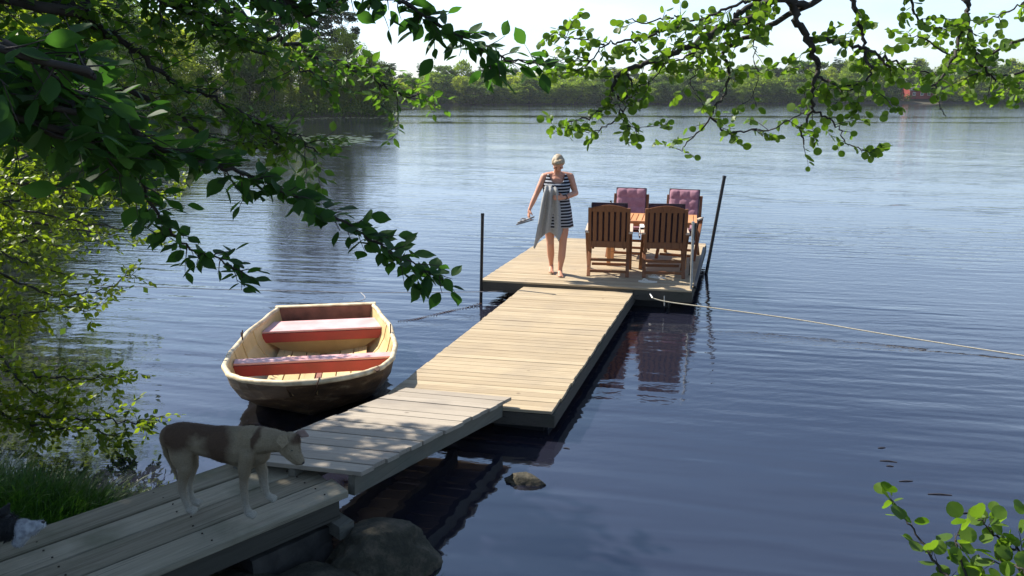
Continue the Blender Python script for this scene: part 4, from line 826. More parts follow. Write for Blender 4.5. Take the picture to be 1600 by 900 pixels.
# ------------------------------------------------------------------ garden furniture
teak = wood('teak', (.15, .06, .028), (.25, .105, .045), 0, rough=.5, grain=22, along='z', bump=.001)
teak_t = wood('teak_table', (.48, .22, .09), (.60, .30, .13), 0, rough=.5, grain=22, along='x', bump=.001)
teak_l = wood('sunlit_teak', (.45, .32, .22), (.58, .45, .33), 0, rough=.5, grain=22, along='x', bump=.001)  # paler teak for the armrests, sunlight on them put into the colour
def make_chair():
    """high-back folding garden chair, sits facing +Y, origin on the floor under its middle"""
    t = bpy.data.objects.new('garden_chair', None); link(t); t.empty_display_size = .2
    lean = math.radians(9); by, bz = -.24, .40
    def bk(x, h_): return (x, by-math.sin(lean)*h_, bz+math.cos(lean)*h_)
    bm = bmesh.new()
    for s in (-1, 1): bar(bm, bk(s*.265, -.06), bk(s*.265, .575), .045, .028, up=(0, 1, 0))
    bar(bm, bk(-.243, .04), bk(.243, .04), .09, .026, up=(0, 1, 0)) if False else None
    bar(bm, bk(-.243, .05), bk(.243, .05), .026, .09); bevel(bm, .004); obj('back_frame', bm, teak, t)
    # arched top rail
    bm = bmesh.new(); N = 12; vv = []
    for i in range(N+1):
        x = -.243+.486*i/N; a = .045*math.cos(x/.243*math.pi/2)
        for dy in (-.013, .013):
            lo = Vector(bk(x, .52)); hi_ = Vector(bk(x, .572+a)); vv.append((bm.verts.new(lo+Vector((0, dy, 0))), bm.verts.new(hi_+Vector((0, dy, 0)))))
    for i in range(N):
        a0_, a1 = vv[2*i]; b0, b1 = vv[2*i+1]; c0, c1 = vv[2*i+2]; e0, e1 = vv[2*i+3]
        for f in ((a0_, c0, c1, a1), (b0, b1, e1, e0), (a1, c1, e1, b1), (a0_, b0, e0, c0)): bm.faces.new(f)
    bm.faces.new((vv[0][0], vv[0][1], vv[1][1], vv[1][0])); bm.faces.new((vv[-2][0], vv[-1][0], vv[-1][1], vv[-2][1]))
    bmesh.ops.recalc_face_normals(bm, faces=bm.faces); obj('top_rail', bm, teak, t)
    for i in range(6):
        bm = bmesh.new(); x = -.195+.078*i; bar(bm, bk(x, .095), bk(x, .522), .052, .014, up=(0, 1, 0)); bevel(bm, .003); obj('back_slat', bm, teak, t)
    bm = bmesh.new()
    for i in range(7): y = -.19+.068*i; bar(bm, (-.235, y, .415+.06*(y+.2)*.6), (.235, y, .415+.06*(y+.2)*.6), .052, .016)
    for s in (-1, 1): bar(bm, (s*.215, -.23, .395), (s*.215, .27, .415), .03, .035)
    bevel(bm, .003); obj('seat', bm, teak, t)
    for s in (-1, 1):
        bm = bmesh.new(); bar(bm, (s*.30, -.30, .62), (s*.30, .27, .655), .06, .025); bevel(bm, .006, 2); obj('armrest', bm, teak_l, t)
        bm = bmesh.new(); bar(bm, (s*.268, -.31, 0), (s*.268, .22, .63), .028, .05, up=(1, 0, 0)); bevel(bm, .004); obj('leg', bm, teak, t)
        bm = bmesh.new(); bar(bm, (s*.298, .26, 0), (s*.298, -.27, .605), .028, .05, up=(1, 0, 0)); bevel(bm, .004); obj('leg', bm, teak, t)
    for y, z_ in ((-.27, .07), (.22, .07), (-.16, .21)):
        bm = bmesh.new(); bar(bm, (-.254, y, z_), (.254, y, z_), .022, .04); bevel(bm, .003); obj('stretcher', bm, teak, t)
    return t
zd = .301
c0_ = make_chair(); chairs = [c0_]+[copy_tree(c0_) for _ in range(3)]
CH = [((1.38, 11.02), ANG+.06, 'wooden slatted garden chair with its back to the camera, left of the front pair'), ((2.13, 10.92), ANG+.10, 'wooden slatted garden chair with its back to the camera, right of the front pair'),
      ((1.83, 12.30), ANG+math.pi-.05, 'garden chair behind the table at left, facing the camera under a mauve cushion'), ((2.60, 12.12), ANG+math.pi-.18, 'garden chair behind the table at right, facing the camera under a mauve cushion')]
for c, ((x, y), rz_, lab) in zip(chairs, CH):
    c.location = (x, y, zd); c.rotation_euler = (0, 0, rz_); c.scale = (1, 1, 1) if y < 11.5 else (.97, .97, .96); tag(c, lab, 'chair', 'garden chairs around the table')
# tufted cushions: back and seat in one
def cushion(rz_, xy, label, seed):
    o = thing('chair_cushion', label, 'cushion', (*xy, zd), rz_, 'cushions on the garden chairs'); lean = math.radians(9)
    mauve = CM
    def pad(W_, H_, nx_, nz_, org, ux, uz, un, nm):
        bm = bmesh.new(); NX, NZ = nx_*8, nz_*8; G = []
        for sgn in (1, -1):
            rows = []
            for j in range(NZ+1):
                row = []
                for i in range(NX+1):
                    fx, fz = i/NX, j/NZ
                    puff = (abs(math.sin(fx*nx_*math.pi))**.5*.65+.35)*(abs(math.sin(fz*nz_*math.pi))**.5*.6+.4)
                    edge = min(1, min(fx, 1-fx)*14)**.5*min(1, min(fz, 1-fz)*14)**.5
                    d = .034*(.25+.75*puff)*edge+.006*mnoise.noise(Vector((i*.5, j*.5, seed)))*edge
                    row.append(bm.verts.new(org+ux*((fx-.5)*W_)+uz*(fz*H_)+un*(sgn*d)))
                rows.append(row)
            for j in range(NZ):
                for i in range(NX):
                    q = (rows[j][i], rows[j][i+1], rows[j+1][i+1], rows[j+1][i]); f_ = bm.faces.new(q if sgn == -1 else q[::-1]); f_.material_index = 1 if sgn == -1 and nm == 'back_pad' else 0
        bmesh.ops.remove_doubles(bm, verts=bm.verts, dist=.0015); return obj(nm, bm, [mauve, CMD], o, smooth=True)
    H0_ = .615 if xy[1] > 11.5 else .575
    pad(.48, H0_, 3, 4, Vector((0, -.20, .46)), Vector((1, 0, 0)), Vector((0, -math.sin(lean), math.cos(lean))), Vector((0, math.cos(lean), math.sin(lean))), 'back_pad')
    pad(.46, .46, 3, 3, Vector((0, -.19, .475)), Vector((1, 0, 0)), Vector((0, 1, .03)), Vector((0, 0, 1)), 'seat_pad')
    tb = Tubes(); up_ = Vector((0, -math.sin(lean), math.cos(lean))); o_ = Vector((0, -.20, .46)); fr_ = [o_+Vector((-.24, 0, 0)), o_+Vector((-.24, 0, 0))+up_*H0_, o_+Vector((.24, 0, 0))+up_*H0_, o_+Vector((.24, 0, 0))]
    for a, b_ in zip(fr_, fr_[1:]): tb.add([a, (a+b_)/2, b_], .008, 6)
    tb.build('piping', PIP, o)
    if xy[1] > 11.5: o.scale = (.97, .97, .96)
    return o
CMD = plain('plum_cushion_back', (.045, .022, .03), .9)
CM = plain('mauve_fabric', (.34, .18, .225), .9, scale=9, c2=(.26, .125, .165), bump=.004); PIP = plain('dark_piping', (.05, .03, .04), .8)
for i, ((x, y), rz_, lab) in enumerate(CH):
    cushion(rz_, (x, y), ['mauve cushion hanging on the left front chair, only its top edge showing', 'mauve cushion hanging on the right front chair, only its top edge showing', 'tufted mauve cushion on the far left chair behind the table', 'tufted mauve cushion on the far right chair behind the table'][i], i)
# table
tab = thing('garden_table', 'orange brown slatted wooden table between the four chairs', 'table', (2.03, 11.62, zd), ANG)
TW, TD, TZ = 1.40, .78, .70
for i in range(9):
    pass
bm = bmesh.new()
for i in range(16):
    x = -TW/2+.05+(TW-.1)*(i+.5)/16; bar(bm, (x, -TD/2+.055, TZ-.011), (x, TD/2-.055, TZ-.011), .070, .02)
for s in (-1, 1): bar(bm, (-TW/2, s*(TD/2-.026), TZ-.013), (TW/2, s*(TD/2-.026), TZ-.013), .05, .028); bar(bm, (s*(TW/2-.024), -TD/2+.053, TZ-.013), (s*(TW/2-.024), TD/2-.053, TZ-.013), .046, .028)
bevel(bm, .003); obj('tabletop', bm, teak_t, tab)
bm = bmesh.new()
for s in (-1, 1): bar(bm, (-TW/2+.1, s*(TD/2-.08), TZ-.06), (TW/2-.1, s*(TD/2-.08), TZ-.06), .022, .06); bar(bm, (s*(TW/2-.12), -TD/2+.095, TZ-.06), (s*(TW/2-.12), TD/2-.095, TZ-.06), .022, .06)
obj('apron', bm, teak_t, tab)
for sx in (-1, 1):
    for sy in (-1, 1):
        bm = bmesh.new(); bar(bm, (sx*(TW/2-.15), sy*(TD/2-.12), 0), (sx*(TW/2-.15), sy*(TD/2-.12), TZ-.03), .055, .055, up=(0, 1, 0)); bevel(bm, .005); obj('leg', bm, teak_t, tab)
# bottle
def lathe(name, prof, mat_, parent=None, seg=20):
    bm = bmesh.new(); rows = [[bm.verts.new((r_*math.cos(a), r_*math.sin(a), z_)) for a in np.linspace(0, 2*math.pi, seg, endpoint=False)] for r_, z_ in prof]
    for a, b_ in zip(rows, rows[1:]):
        for j in range(seg): bm.faces.new((a[j], a[(j+1) % seg], b_[(j+1) % seg], b_[j]))
    bm.faces.new(rows[0][::-1]); bm.faces.new(rows[-1]); return obj(name, bm, mat_, parent, smooth=True)
bt = thing('bottle', 'small dark bottle standing on the garden table', 'bottle', (1.46, 11.62, zd+TZ))
lathe('body', [(.03, 0), (.034, .01), (.034, .13), (.028, .16), (.013, .19), (.012, .225)], plain('dark_bottle', (.012, .012, .014), .2), bt); lathe('cap', [(.0145, .226), (.0145, .25)], black, bt)
# striped towel over the armrest between the front chairs
def stripes(name, c1, c2, freq, axis=2, rough=.9, duty=.5, c3=None, bump=True):
    m, n, l, b = mat(name); t = n.new('ShaderNodeTexCoord'); s = n.new('ShaderNodeSeparateXYZ'); l.new(t.outputs['Object'], s.inputs[0])
    a = n.new('ShaderNodeMath'); a.operation = 'MULTIPLY'; a.inputs[1].default_value = freq; l.new(s.outputs[axis], a.inputs[0]); f = n.new('ShaderNodeMath'); f.operation = 'FRACT'; l.new(a.outputs[0], f.inputs[0])
    g_ = n.new('ShaderNodeMath'); g_.operation = 'GREATER_THAN'; g_.inputs[1].default_value = duty; l.new(f.outputs[0], g_.inputs[0])
    x = n.new('ShaderNodeMixRGB'); x.inputs[1].default_value = (*c1, 1); x.inputs[2].default_value = (*c2, 1); l.new(g_.outputs[0], x.inputs[0]); l.new(x.outputs[0], b.inputs['Base Color']); b.inputs['Roughness'].default_value = rough; b.inputs['Specular IOR Level'].default_value = .15
    return m
def cloth_grid(name, fn, nu, nv_, th, mat_, parent=None):
    bm = bmesh.new(); G = [[bm.verts.new(fn(i/nu, j/nv_)) for i in range(nu+1)] for j in range(nv_+1)]
    for j in range(nv_):
        for i in range(nu): bm.faces.new((G[j][i], G[j][i+1], G[j+1][i+1], G[j+1][i]))
    bmesh.ops.recalc_face_normals(bm, faces=bm.faces); bmesh.ops.solidify(bm, geom=bm.faces[:], thickness=th); return obj(name, bm, mat_, parent, smooth=True)
def tw_fn(u_, v_):   # draped over the armrest running along y
    s = (v_-.45)*.42; x = .034*math.copysign(1, s) if abs(s) > .03 else s*1.1
    z_ = .668-max(0, abs(s)-.03) ; x += math.copysign(.012*math.sin(u_*14+v_*3), s)*min(1, abs(s)*6)
    return Vector((x, (u_-.5)*.26, z_))
o = cloth_grid('striped_towel', tw_fn, 18, 24, .006, stripes('black_white_stripes', (.75, .75, .73), (.02, .02, .025), 24)); ca = chairs[1].matrix_basis @ Vector((-.30, .03, .006)); o.location = ca; o.rotation_euler = (0, 0, ANG+.1); tag(o, 'black and white striped towel over an armrest between the front chairs', 'towel')
# sandals
def sandal(loc, rz_, label, mat_=None, grp=None, tilt=(0, 0), h0=0):
    o = thing('flip_flop', label, 'flip-flop', loc, rz_, grp); o.rotation_euler = (tilt[0], tilt[1], rz_)
    bm = bmesh.new(); N = 24; pr_ = []
    for i in range(N):
        a = 2*math.pi*i/N; y = .125*math.sin(a); w_ = .036+.011*math.sin(a)+.004*math.cos(2*a); pr_.append((w_*math.cos(a)*1.0, y))
    v = [bm.verts.new((x, y, 0)) for x, y in pr_]; f = bm.faces.new(v); r_ = bmesh.ops.extrude_face_region(bm, geom=[f]); bmesh.ops.translate(bm, verts=[q for q in r_['geom'] if isinstance(q, bmesh.types.BMVert)], vec=(0, 0, .018)); bmesh.ops.recalc_face_normals(bm, faces=bm.faces)
    obj('sole', bm, mat_, o); tb = Tubes()
    for s in (-1, 1): tb.add(smooth_path([(0, .075, .018), (s*.018, .05, .045), (s*.038, .0, .02)], 5), .005, 6)
    tb.build('strap', mat_, o); return o
pale = plain('pale_sandal', (.72, .68, .6), .6); greyf = plain('grey_flip_flop', (.20, .19, .19), .7)
p = at(1012, 441, z=zd); sandal(tuple(p), 1.35, 'pale flip-flop lying on the deck behind the right front chair, nearer of two', pale)
p = at(1026, 434, z=zd); sandal(tuple(p), 1.1, 'pale flip-flop lying on the deck behind the right front chair, farther of two', pale)

# ------------------------------------------------------------------ living figures: grown as one skin
ICO = {}
def ico(sub=2):
    if sub not in ICO:
        bm = bmesh.new(); bmesh.ops.create_icosphere(bm, subdivisions=sub, radius=1); bm.verts.ensure_lookup_table()
        ICO[sub] = (np.array([tuple(v_.co) for v_ in bm.verts]), np.array([[v_.index for v_ in f.verts] for f in bm.faces])); bm.free()
    return ICO[sub]
class Flesh:
    def __init__(s): s.V = []; s.F = []; s.n = 0
    def ball(s, c, r, R=None):
        V, F = ico(2); r = np.array(r if hasattr(r, '__len__') else (r, r, r), float); P = V*r
        if R is not None: P = P @ np.array(R).T
        s.V.append(P+np.array(tuple(c))); s.F.append(F+s.n); s.n += len(V)
    def chain(s, pts, rads, flat=None):
        """round or elliptical limb through pts; rads scalars or (rx, ry, rz)"""
        P = [np.array(tuple(p), float) for p in pts]; R = [np.array(r if hasattr(r, '__len__') else (r, r, r), float) for r in rads]
        for i in range(len(P)-1):
            L_ = np.linalg.norm(P[i+1]-P[i]); k = max(2, int(L_/(min(R[i].min(), R[i+1].min())*.28))+1)
            for j in range(k+1):
                f = j/k; g_ = f*f*(3-2*f); s.ball(P[i]+(P[i+1]-P[i])*f, R[i]+(R[i+1]-R[i])*g_)
    def build(s, name, mat_, voxel, smooth=6, parent=None, shape=None):
        me = npmesh(name+'_src', np.concatenate(s.V), np.concatenate(s.F), 3); o = bpy.data.objects.new(name+'_src', me); COL.objects.link(o)
        md = o.modifiers.new('r', 'REMESH'); md.mode = 'VOXEL'; md.voxel_size = voxel; md.use_smooth_shade = True
        ms = o.modifiers.new('s', 'SMOOTH'); ms.factor = .5; ms.iterations = smooth
        dg = bpy.context.evaluated_depsgraph_get(); dg.update(); me2 = bpy.data.meshes.new_from_object(o.evaluated_get(dg)); bpy.data.objects.remove(o); bpy.data.meshes.remove(me)
        return obj(name, me2, mat_, parent, smooth=True)
V3 = lambda *a: Vector(a)
# ---- the woman: local x to the right of the picture, -y towards the camera, z up
wx, wy_ = .62, 10.86
woman = None
skin_m, n, l, b = mat('skin'); b.inputs['Base Color'].default_value = (.50, .24, .155, 1); b.inputs['Roughness'].default_value = .55; b.inputs['Subsurface Weight'].default_value = .08; b.inputs['Subsurface Radius'].default_value = (.02, .008, .004)
B = Flesh()
# torso
B.chain([V3(-.015, .0, .86), V3(-.01, 0, .95), V3(-.01, 0, 1.06), V3(-.005, .0, 1.18), V3(.0, .01, 1.30), V3(.0, .015, 1.385)],
        [(.165, .115, .10), (.185, .135, .10), (.155, .12, .10), (.15, .115, .10), (.165, .115, .09), (.125, .075, .055)])
B.chain([V3(-.145, .015, 1.385), V3(0, .015, 1.41), V3(.15, .015, 1.385)], [.052, .05, .052])
for s in (-1, 1): B.ball((s*.075, -.085, 1.245), (.068, .06, .065))
B.chain([V3(0, .01, 1.40), V3(0, -.03, 1.49)], [.052, .05])
# head, bowed
hc = V3(0, -.085, 1.57); Rh = Matrix.Rotation(math.radians(52), 3, 'X')
def H(x, y, z_): return hc+Rh @ Vector((x, y, z_))
B.ball(hc, (.073, .09, .098), Rh); B.chain([H(0, -.03, -.03), H(0, -.045, -.09)], [.058, .036]); B.ball(H(0, .02, .02), (.076, .085, .085), Rh)
B.chain([H(0, -.086, .012), H(0, -.104, -.022)], [.010, .014]); B.ball(H(0, -.10, -.026), (.018, .012, .010), Rh)       # nose
B.ball(H(0, -.078, -.062), (.025, .012, .007), Rh); B.ball(H(0, -.077, -.072), (.022, .012, .007), Rh)                   # lips
for s in (-1, 1):
    B.ball(H(s*.03, -.078, .028), (.022, .012, .007), Rh); B.ball(H(s*.045, -.06, -.02), (.025, .022, .022), Rh)         # brow, cheek
    B.ball(H(s*.077, .0, -.005), (.010, .02, .03), Rh)                                                                   # ear
# arm on the picture's left, reaching down and out with the flip-flops
sl, el, wl = V3(-.175, .015, 1.375), V3(-.285, -.03, 1.15), V3(-.385, -.10, .945)
B.chain([sl, lerp(sl, el, .5), el], [.053, .045, .038]); B.chain([el, lerp(el, wl, .35), wl], [.038, .037, .024])
# arm on the right, bent across the belly
sr, er, wr = V3(.18, .015, 1.375), V3(.255, -.02, 1.155), V3(.075, -.205, 1.115)
B.chain([sr, lerp(sr, er, .5), er], [.055, .048, .040]); B.chain([er, lerp(er, wr, .35), wr], [.041, .04, .026])
def hand(w0, d, side, curl, palm_n):
    """palm plus five fingers; d points along the hand, side towards the thumb, palm_n out of the palm"""
    d, side = Vector(d).normalized(), Vector(side); side = (side-d*side.dot(d)).normalized(); pn = Vector(palm_n); pn = (pn-d*pn.dot(d)-side*pn.dot(side)).normalized()
    B.chain([w0, w0+d*.03], [.024, .026])
    for k, (off, ln) in enumerate(((.030, .070), (.011, .078), (-.009, .073), (-.028, .058))):
        b0 = w0+d*.035+side*off*.5; k0 = w0+d*.088+side*off
        B.chain([b0, k0], [.014, .0105]); p = k0; dd = d.copy()
        for q, fr_ in enumerate((.45, .32, .23)):
            dd = (dd+pn*curl*(.6+.35*q)).normalized(); p2 = p+dd*ln*fr_; B.chain([p, p2], [.0095-.0012*q, .0088-.0014*q]); p = p2
    t0 = w0+d*.025+side*.018; t1 = t0+(d*.5+side*.75+pn*.25).normalized()*.04; t2 = t1+(d*.8+side*.2+pn*.55).normalized()*.032; B.chain([t0, t1, t2], [.015, .0115, .009])
hand(wl, (-.12, -.14, -.8), (.3, -1, .1), .75, (1, .3, 0))
hand(wr, (-1, -.22, .02), (0, .1, 1), .62, (0, 1, -.1))
# legs: the right one of the picture leads, the left one trails
B.chain([V3(.085, 0, .86), V3(.09, -.02, .66), V3(.085, -.05, .45), V3(.075, -.045, .30), V3(.055, -.03, .085)], [.098, .080, .055, .054, .033])
B.chain([V3(-.10, .0, .86), V3(-.10, -.01, .66), V3(-.085, .0, .46), V3(-.068, .09, .31), V3(-.05, .17, .12)], [.098, .078, .054, .053, .033])
def foot(an, d, pitch=0):
    d = Vector(d).normalized(); s = Vector((-d.y, d.x, 0)); h_ = an.copy()
    B.chain([h_, h_+Vector((0, 0, -.045))-d*.02], [.034, .032]); B.chain([h_+Vector((0, 0, -.03)), h_+d*.075+Vector((0, 0, -.052)), h_+d*.135+Vector((0, 0, -.062))], [.035, (.036, .036, .024), (.038, .038, .016)])
    for k in range(5): q = h_+d*(.165-.009*k)+s*((k-2)*.015)*(-1)+Vector((0, 0, -.068)); B.chain([q-d*.03, q], [.011, .011 if k else .013])
foot(V3(.055, -.03, .082), (-.05, -1, 0)); foot(V3(-.05, .17, .10), (-.12, -1, 0))
person = B.build('person', skin_m, .0065, 4)
person.location = (wx, wy_, zd-.003); person.rotation_euler = (0, 0, math.radians(3)); tag(person, 'barefoot person with short fair hair in a striped dress, head bowed, carrying flip-flops', 'person')
# hair
Hh = Flesh(); Hh.ball(H(0, .026, .032), (.080, .090, .080), Rh); Hh.ball(H(0, .055, -.01), (.078, .062, .085), Rh); Hh.ball(H(-.02, -.045, .078), (.055, .04, .03), Rh); Hh.ball(H(.03, -.03, .082), (.045, .045, .028), Rh); Hh.ball(H(.068, .005, .03), (.022, .05, .045), Rh); Hh.ball(H(-.068, .005, .03), (.022, .05, .045), Rh)
Hh.build('hair', plain('fair_hair', (.42, .34, .23), .6, scale=40, c2=(.24, .18, .11), bump=.006), .006, 3, person)
# dark eyes (lowered)
eb = Flesh()
for s in (-1, 1): eb.ball(H(s*.03, -.083, .010), (.012, .006, .006), Rh)
eb.build('eyes', plain('lowered_eyes', (.03, .02, .018), .4), .003, 1, person)
# dress: loft with scooped neck and straps
dress_m = stripes('dress_stripes', (.36, .37, .40), (.008, .009, .015), 23.5, duty=.42)
def dress_top(a):   # a: 0 = +x side, 90 = back, 270 = front
    d = math.degrees(a) % 360; t_ = 0
    side_ = min(abs(d-0), abs(d-360), abs(d-180)); z0_ = 1.30
    strap = max(math.exp(-((d-c)/19)**2) for c in (40, 140, 222, 318))
    return z0_+.105*strap-(.0 if strap > .3 else (.02 if side_ < 25 else 0))
rings = [(0.685, .235, .165), (.78, .222, .165), (.88, .212, .162), (.97, .200, .155), (1.06, .178, .142), (1.16, .178, .165), (1.24, .186, .178), (1.30, .184, .165), (1.36, .168, .115), (1.43, .155, .085)]
def ring_r(z_):
    for (a, rx, ry), (c, sx, sy) in zip(rings, rings[1:]):
        if a <= z_ <= c: t_ = (z_-a)/(c-a); return rx+(sx-rx)*t_, ry+(sy-ry)*t_
    return rings[-1][1:]
bm = bmesh.new(); NA, NZ = 72, 34; G = []
for j in range(NZ+1):
    row = []
    for i in range(NA):
        a = 2*math.pi*i/NA; zt = dress_top(a); z_ = .685+(zt-.685)*j/NZ; rx, ry = ring_r(z_); fl = .010*math.sin(a*7+1)*max(0, (1.0-z_)/.3)
        k = 1+.0; row.append(bm.verts.new((-.008+(rx+fl)*math.cos(a)*k, (.0 if z_ < 1.3 else .012)+(ry+fl)*math.sin(a)*k, z_)))
    G.append(row)
for j in range(NZ):
    for i in range(NA): bm.faces.new((G[j][i], G[j][(i+1) % NA], G[j+1][(i+1) % NA], G[j+1][i]))
for sx in (1, -1):       # straps over the shoulders
    c = 40 if sx > 0 else 140; i0 = round(c/360*NA); i1 = round((318 if sx > 0 else 222)/360*NA)
    for k in range(-2, 2):
        ia, ib = i0+k, (i1-k) % NA; a_, b_, c_, d_ = G[NZ][ia], G[NZ][ia+1], G[NZ][(ib-1) % NA], G[NZ][ib]
        ma = bm.verts.new(((a_.co+d_.co)/2)+Vector((0, 0, .026))); mb_ = bm.verts.new(((b_.co+c_.co)/2)+Vector((0, 0, .026)))
        bm.faces.new((a_, b_, mb_, ma)); bm.faces.new((ma, mb_, c_, d_))
bmesh.ops.remove_doubles(bm, verts=bm.verts, dist=.0005)
bmesh.ops.solidify(bm, geom=bm.faces[:], thickness=-.004); obj('dress', bm, dress_m, person, smooth=True)
tb = Tubes(); wq = wr+(er-wr).normalized()*.03; ax = (er-wr).normalized(); e1_ = ax.cross(Vector((0, 0, 1))).normalized(); e2_ = ax.cross(e1_)
tb.add([wq+e1_*.031*math.cos(a)+e2_*.031*math.sin(a) for a in np.linspace(0, 6.3, 16)], .007, 6); tb.build('wristwatch', black, person)
# towel hanging from the bent arm
def towel(u_, v_):
    prof = [(0, -.18, -.035), (.08, -.20, -.01), (.25, -.235, .012), (.5, -.265, .035), (.75, -.30, .05), (1, -.34, .075)]
    for (a, l0, r0), (c, l1, r1) in zip(prof, prof[1:]):
        if a <= v_ <= c: t_ = (v_-a)/(c-a); lx, rx = l0+(l1-l0)*t_, r0+(r1-r0)*t_; break
    x = lx+(rx-lx)*u_; zb = .41+.30*abs(math.sin((u_-.05)*math.pi*1.25))**1.0*(.4+.3*u_) + (.12*u_)
    z_ = 1.275-(1.275-zb)*v_; y = -.215-.035*math.sin(u_*math.pi*5+v_*1.2)*min(1, v_*3+.2)-.02*math.sin(u_*8+2)*v_+.05*v_
    if v_ < .08: y += .06*(1-v_/.08)
    return Vector((x, y, z_))
o = cloth_grid('grey_towel', towel, 40, 50, .008, plain('grey_towel_cloth', (.36, .355, .34), .95, scale=60, c2=(.28, .275, .265), bump=.003)); o.location = person.location; o.rotation_euler = person.rotation_euler; tag(o, 'grey towel hanging folded over the arm of the standing person', 'towel')
hp = person.matrix_basis @ (wl+Vector((-.03, -.05, -.125)))
sandal(tuple(hp+Vector((-.02, 0, -.02))), 1.55, 'grey flip-flop held in the lowered hand, upper of the pair', greyf, None, (-.35, 0)); sandal(tuple(hp+Vector((-.035, -.02, -.05))), 1.45, 'grey flip-flop held in the lowered hand, lower of the pair', greyf, None, (-.30, .1))

# ---- the dog on the boardwalk
YN, YF = 3.80, 3.99
def q3(x, y, Y=3.9): return at(x, y, Y=Y)
Dg = Flesh()
Dg.chain([q3(268, 682), q3(284, 684), q3(305, 685), q3(330, 690), q3(352, 694), q3(372, 697), q3(393, 696), q3(408, 694)],
         [(.060, .070, .068), (.072, .082, .088), (.070, .080, .084), (.070, .082, .090), (.074, .088, .104), (.076, .090, .112), (.072, .084, .104), (.056, .066, .080)])
Dg.ball(q3(385, 720), (.06, .062, .055)); Dg.ball(q3(402, 712), (.045, .055, .055))
Dg.ball(q3(388, 688, 3.87), (.065, .055, .075)); Dg.ball(q3(390, 675), (.06, .045, .035)); Dg.ball(q3(408, 708, 3.9), (.05, .06, .06))
# neck and head, lowered
Dg.chain([q3(402, 688, 3.89), q3(420, 688, 3.87), q3(440, 690, 3.85)], [.078, .066, .056])
hd = q3(453, 691, 3.84); Dg.ball(hd, (.058, .055, .057)); Dg.chain([hd, q3(458, 704, 3.82)], [.052, .042]); Dg.ball(q3(450, 702, 3.84), (.045, .045, .04))
Dg.chain([q3(456, 702, 3.82), q3(464, 713, 3.80), q3(470, 721, 3.79)], [(.037, .034, .035), (.028, .029, .027), (.022, .023, .020)])
Dg.chain([q3(450, 710, 3.82), q3(459, 720, 3.80), q3(465, 724, 3.79)], [.022, .016, .012])
# near hind leg (thigh, stifle, hock, paw)
def hleg(px, Y, dx):
    Dg.chain([q3(281, 688, Y+.03), q3(283+dx, 712, Y+.01), q3(289+dx, 733, Y)], [(.066, .050, .072), (.062, .044, .060), (.042, .032, .038)])
    Dg.chain([q3(290+dx, 731, Y), q3(286+dx, 750, Y), q3(284+dx, 764, Y)], [.038, .027, .0225]); Dg.chain([q3(284+dx, 764, Y), q3(289+dx, 780, Y), q3(295+dx, 793, Y)], [.0215, .018, .020])
    f0 = q3(295+dx, 796, Y); 
    for k in range(4): s = (k-1.5)*.011; Dg.chain([f0+V3(0, s*.6, 0), f0+V3(.022, s, -.004), f0+V3(.036-.004*abs(k-1.5), s*1.3, -.010)], [.015, .0125, .0105])
hleg(0, 3.84, 0)
def fleg(path, Y, rr):
    Dg.chain([q3(a, b_, Y) for a, b_ in path], rr); f0 = q3(path[-1][0]+1, path[-1][1]+2, Y)
    for k in range(4): s = (k-1.5)*.0115; Dg.chain([f0+V3(0, s*.6, 0), f0+V3(.018, s, -.004), f0+V3(.033-.004*abs(k-1.5), s*1.3, -.012)], [.015, .013, .0108])
fleg([(387, 712), (383, 730), (381, 752), (382, 772), (384, 790), (388, 800)], 3.825, [.040, .036, .024, .0205, .0175, .021])
fleg([(400, 712), (410, 735), (412, 750), (414, 762), (416, 770), (420, 775)], 3.99, [.040, .030, .024, .021, .018, .019])
# far hind leg, set beside the near one
Dg.chain([q3(292, 692, 3.96), q3(297, 712, 3.97), q3(302, 727, 3.98)], [(.055, .036, .06), (.045, .032, .045), (.032, .025, .028)]); Dg.chain([q3(302, 727, 3.98), q3(299, 744, 3.98), q3(296, 755, 3.98)], [.028, .020, .018]); Dg.chain([q3(296, 755, 3.98), q3(298, 770, 3.98), q3(302, 781, 3.98)], [.017, .015, .016])
f0 = q3(303, 784, 3.98)
for k in range(4): s = (k-1.5)*.011; Dg.chain([f0+V3(0, s*.6, 0), f0+V3(.022, s, -.004), f0+V3(.034, s*1.3, -.010)], [.014, .0125, .0105])
# tail held down behind the thigh
Dg.chain([q3(262, 674), q3(256, 690), q3(259, 707), q3(268, 725), q3(276, 743), q3(280, 754)], [.024, .017, .014, .012, .010, .007])
# coat: white with brown saddle patches
m, n, l, b = mat('dog_coat'); t = n.new('ShaderNodeTexCoord')
def patch_mask(cx, cy, r_, Y=3.85):
    c = at(cx, cy, Y=Y)
    v_ = n.new('ShaderNodeVectorMath'); v_.operation = 'SUBTRACT'; v_.inputs[1].default_value = tuple(c); l.new(noisy, v_.inputs[0]); s_ = n.new('ShaderNodeVectorMath'); s_.operation = 'MULTIPLY'; s_.inputs[1].default_value = (1/r_[0], 1/.35, 1/r_[1]); l.new(v_.outputs[0], s_.inputs[0])
    ln = n.new('ShaderNodeVectorMath'); ln.operation = 'LENGTH'; l.new(s_.outputs[0], ln.inputs[0]); mr_ = n.new('ShaderNodeMapRange'); mr_.inputs[1].default_value = 1.2; mr_.inputs[2].default_value = .6; l.new(ln.outputs['Value'], mr_.inputs[0]); return mr_.outputs[0]
z = n.new('ShaderNodeTexNoise'); z.inputs['Scale'].default_value = 9; z.inputs['Detail'].default_value = 4; l.new(t.outputs['Object'], z.inputs[0])
vm = n.new('ShaderNodeVectorMath'); vm.operation = 'MULTIPLY_ADD'; vm.inputs[1].default_value = (.10, .10, .10); l.new(z.outputs['Color'], vm.inputs[0]); vs2 = n.new('ShaderNodeVectorMath'); vs2.operation = 'ADD'; vs2.inputs[1].default_value = (-.05, -.05, -.05)
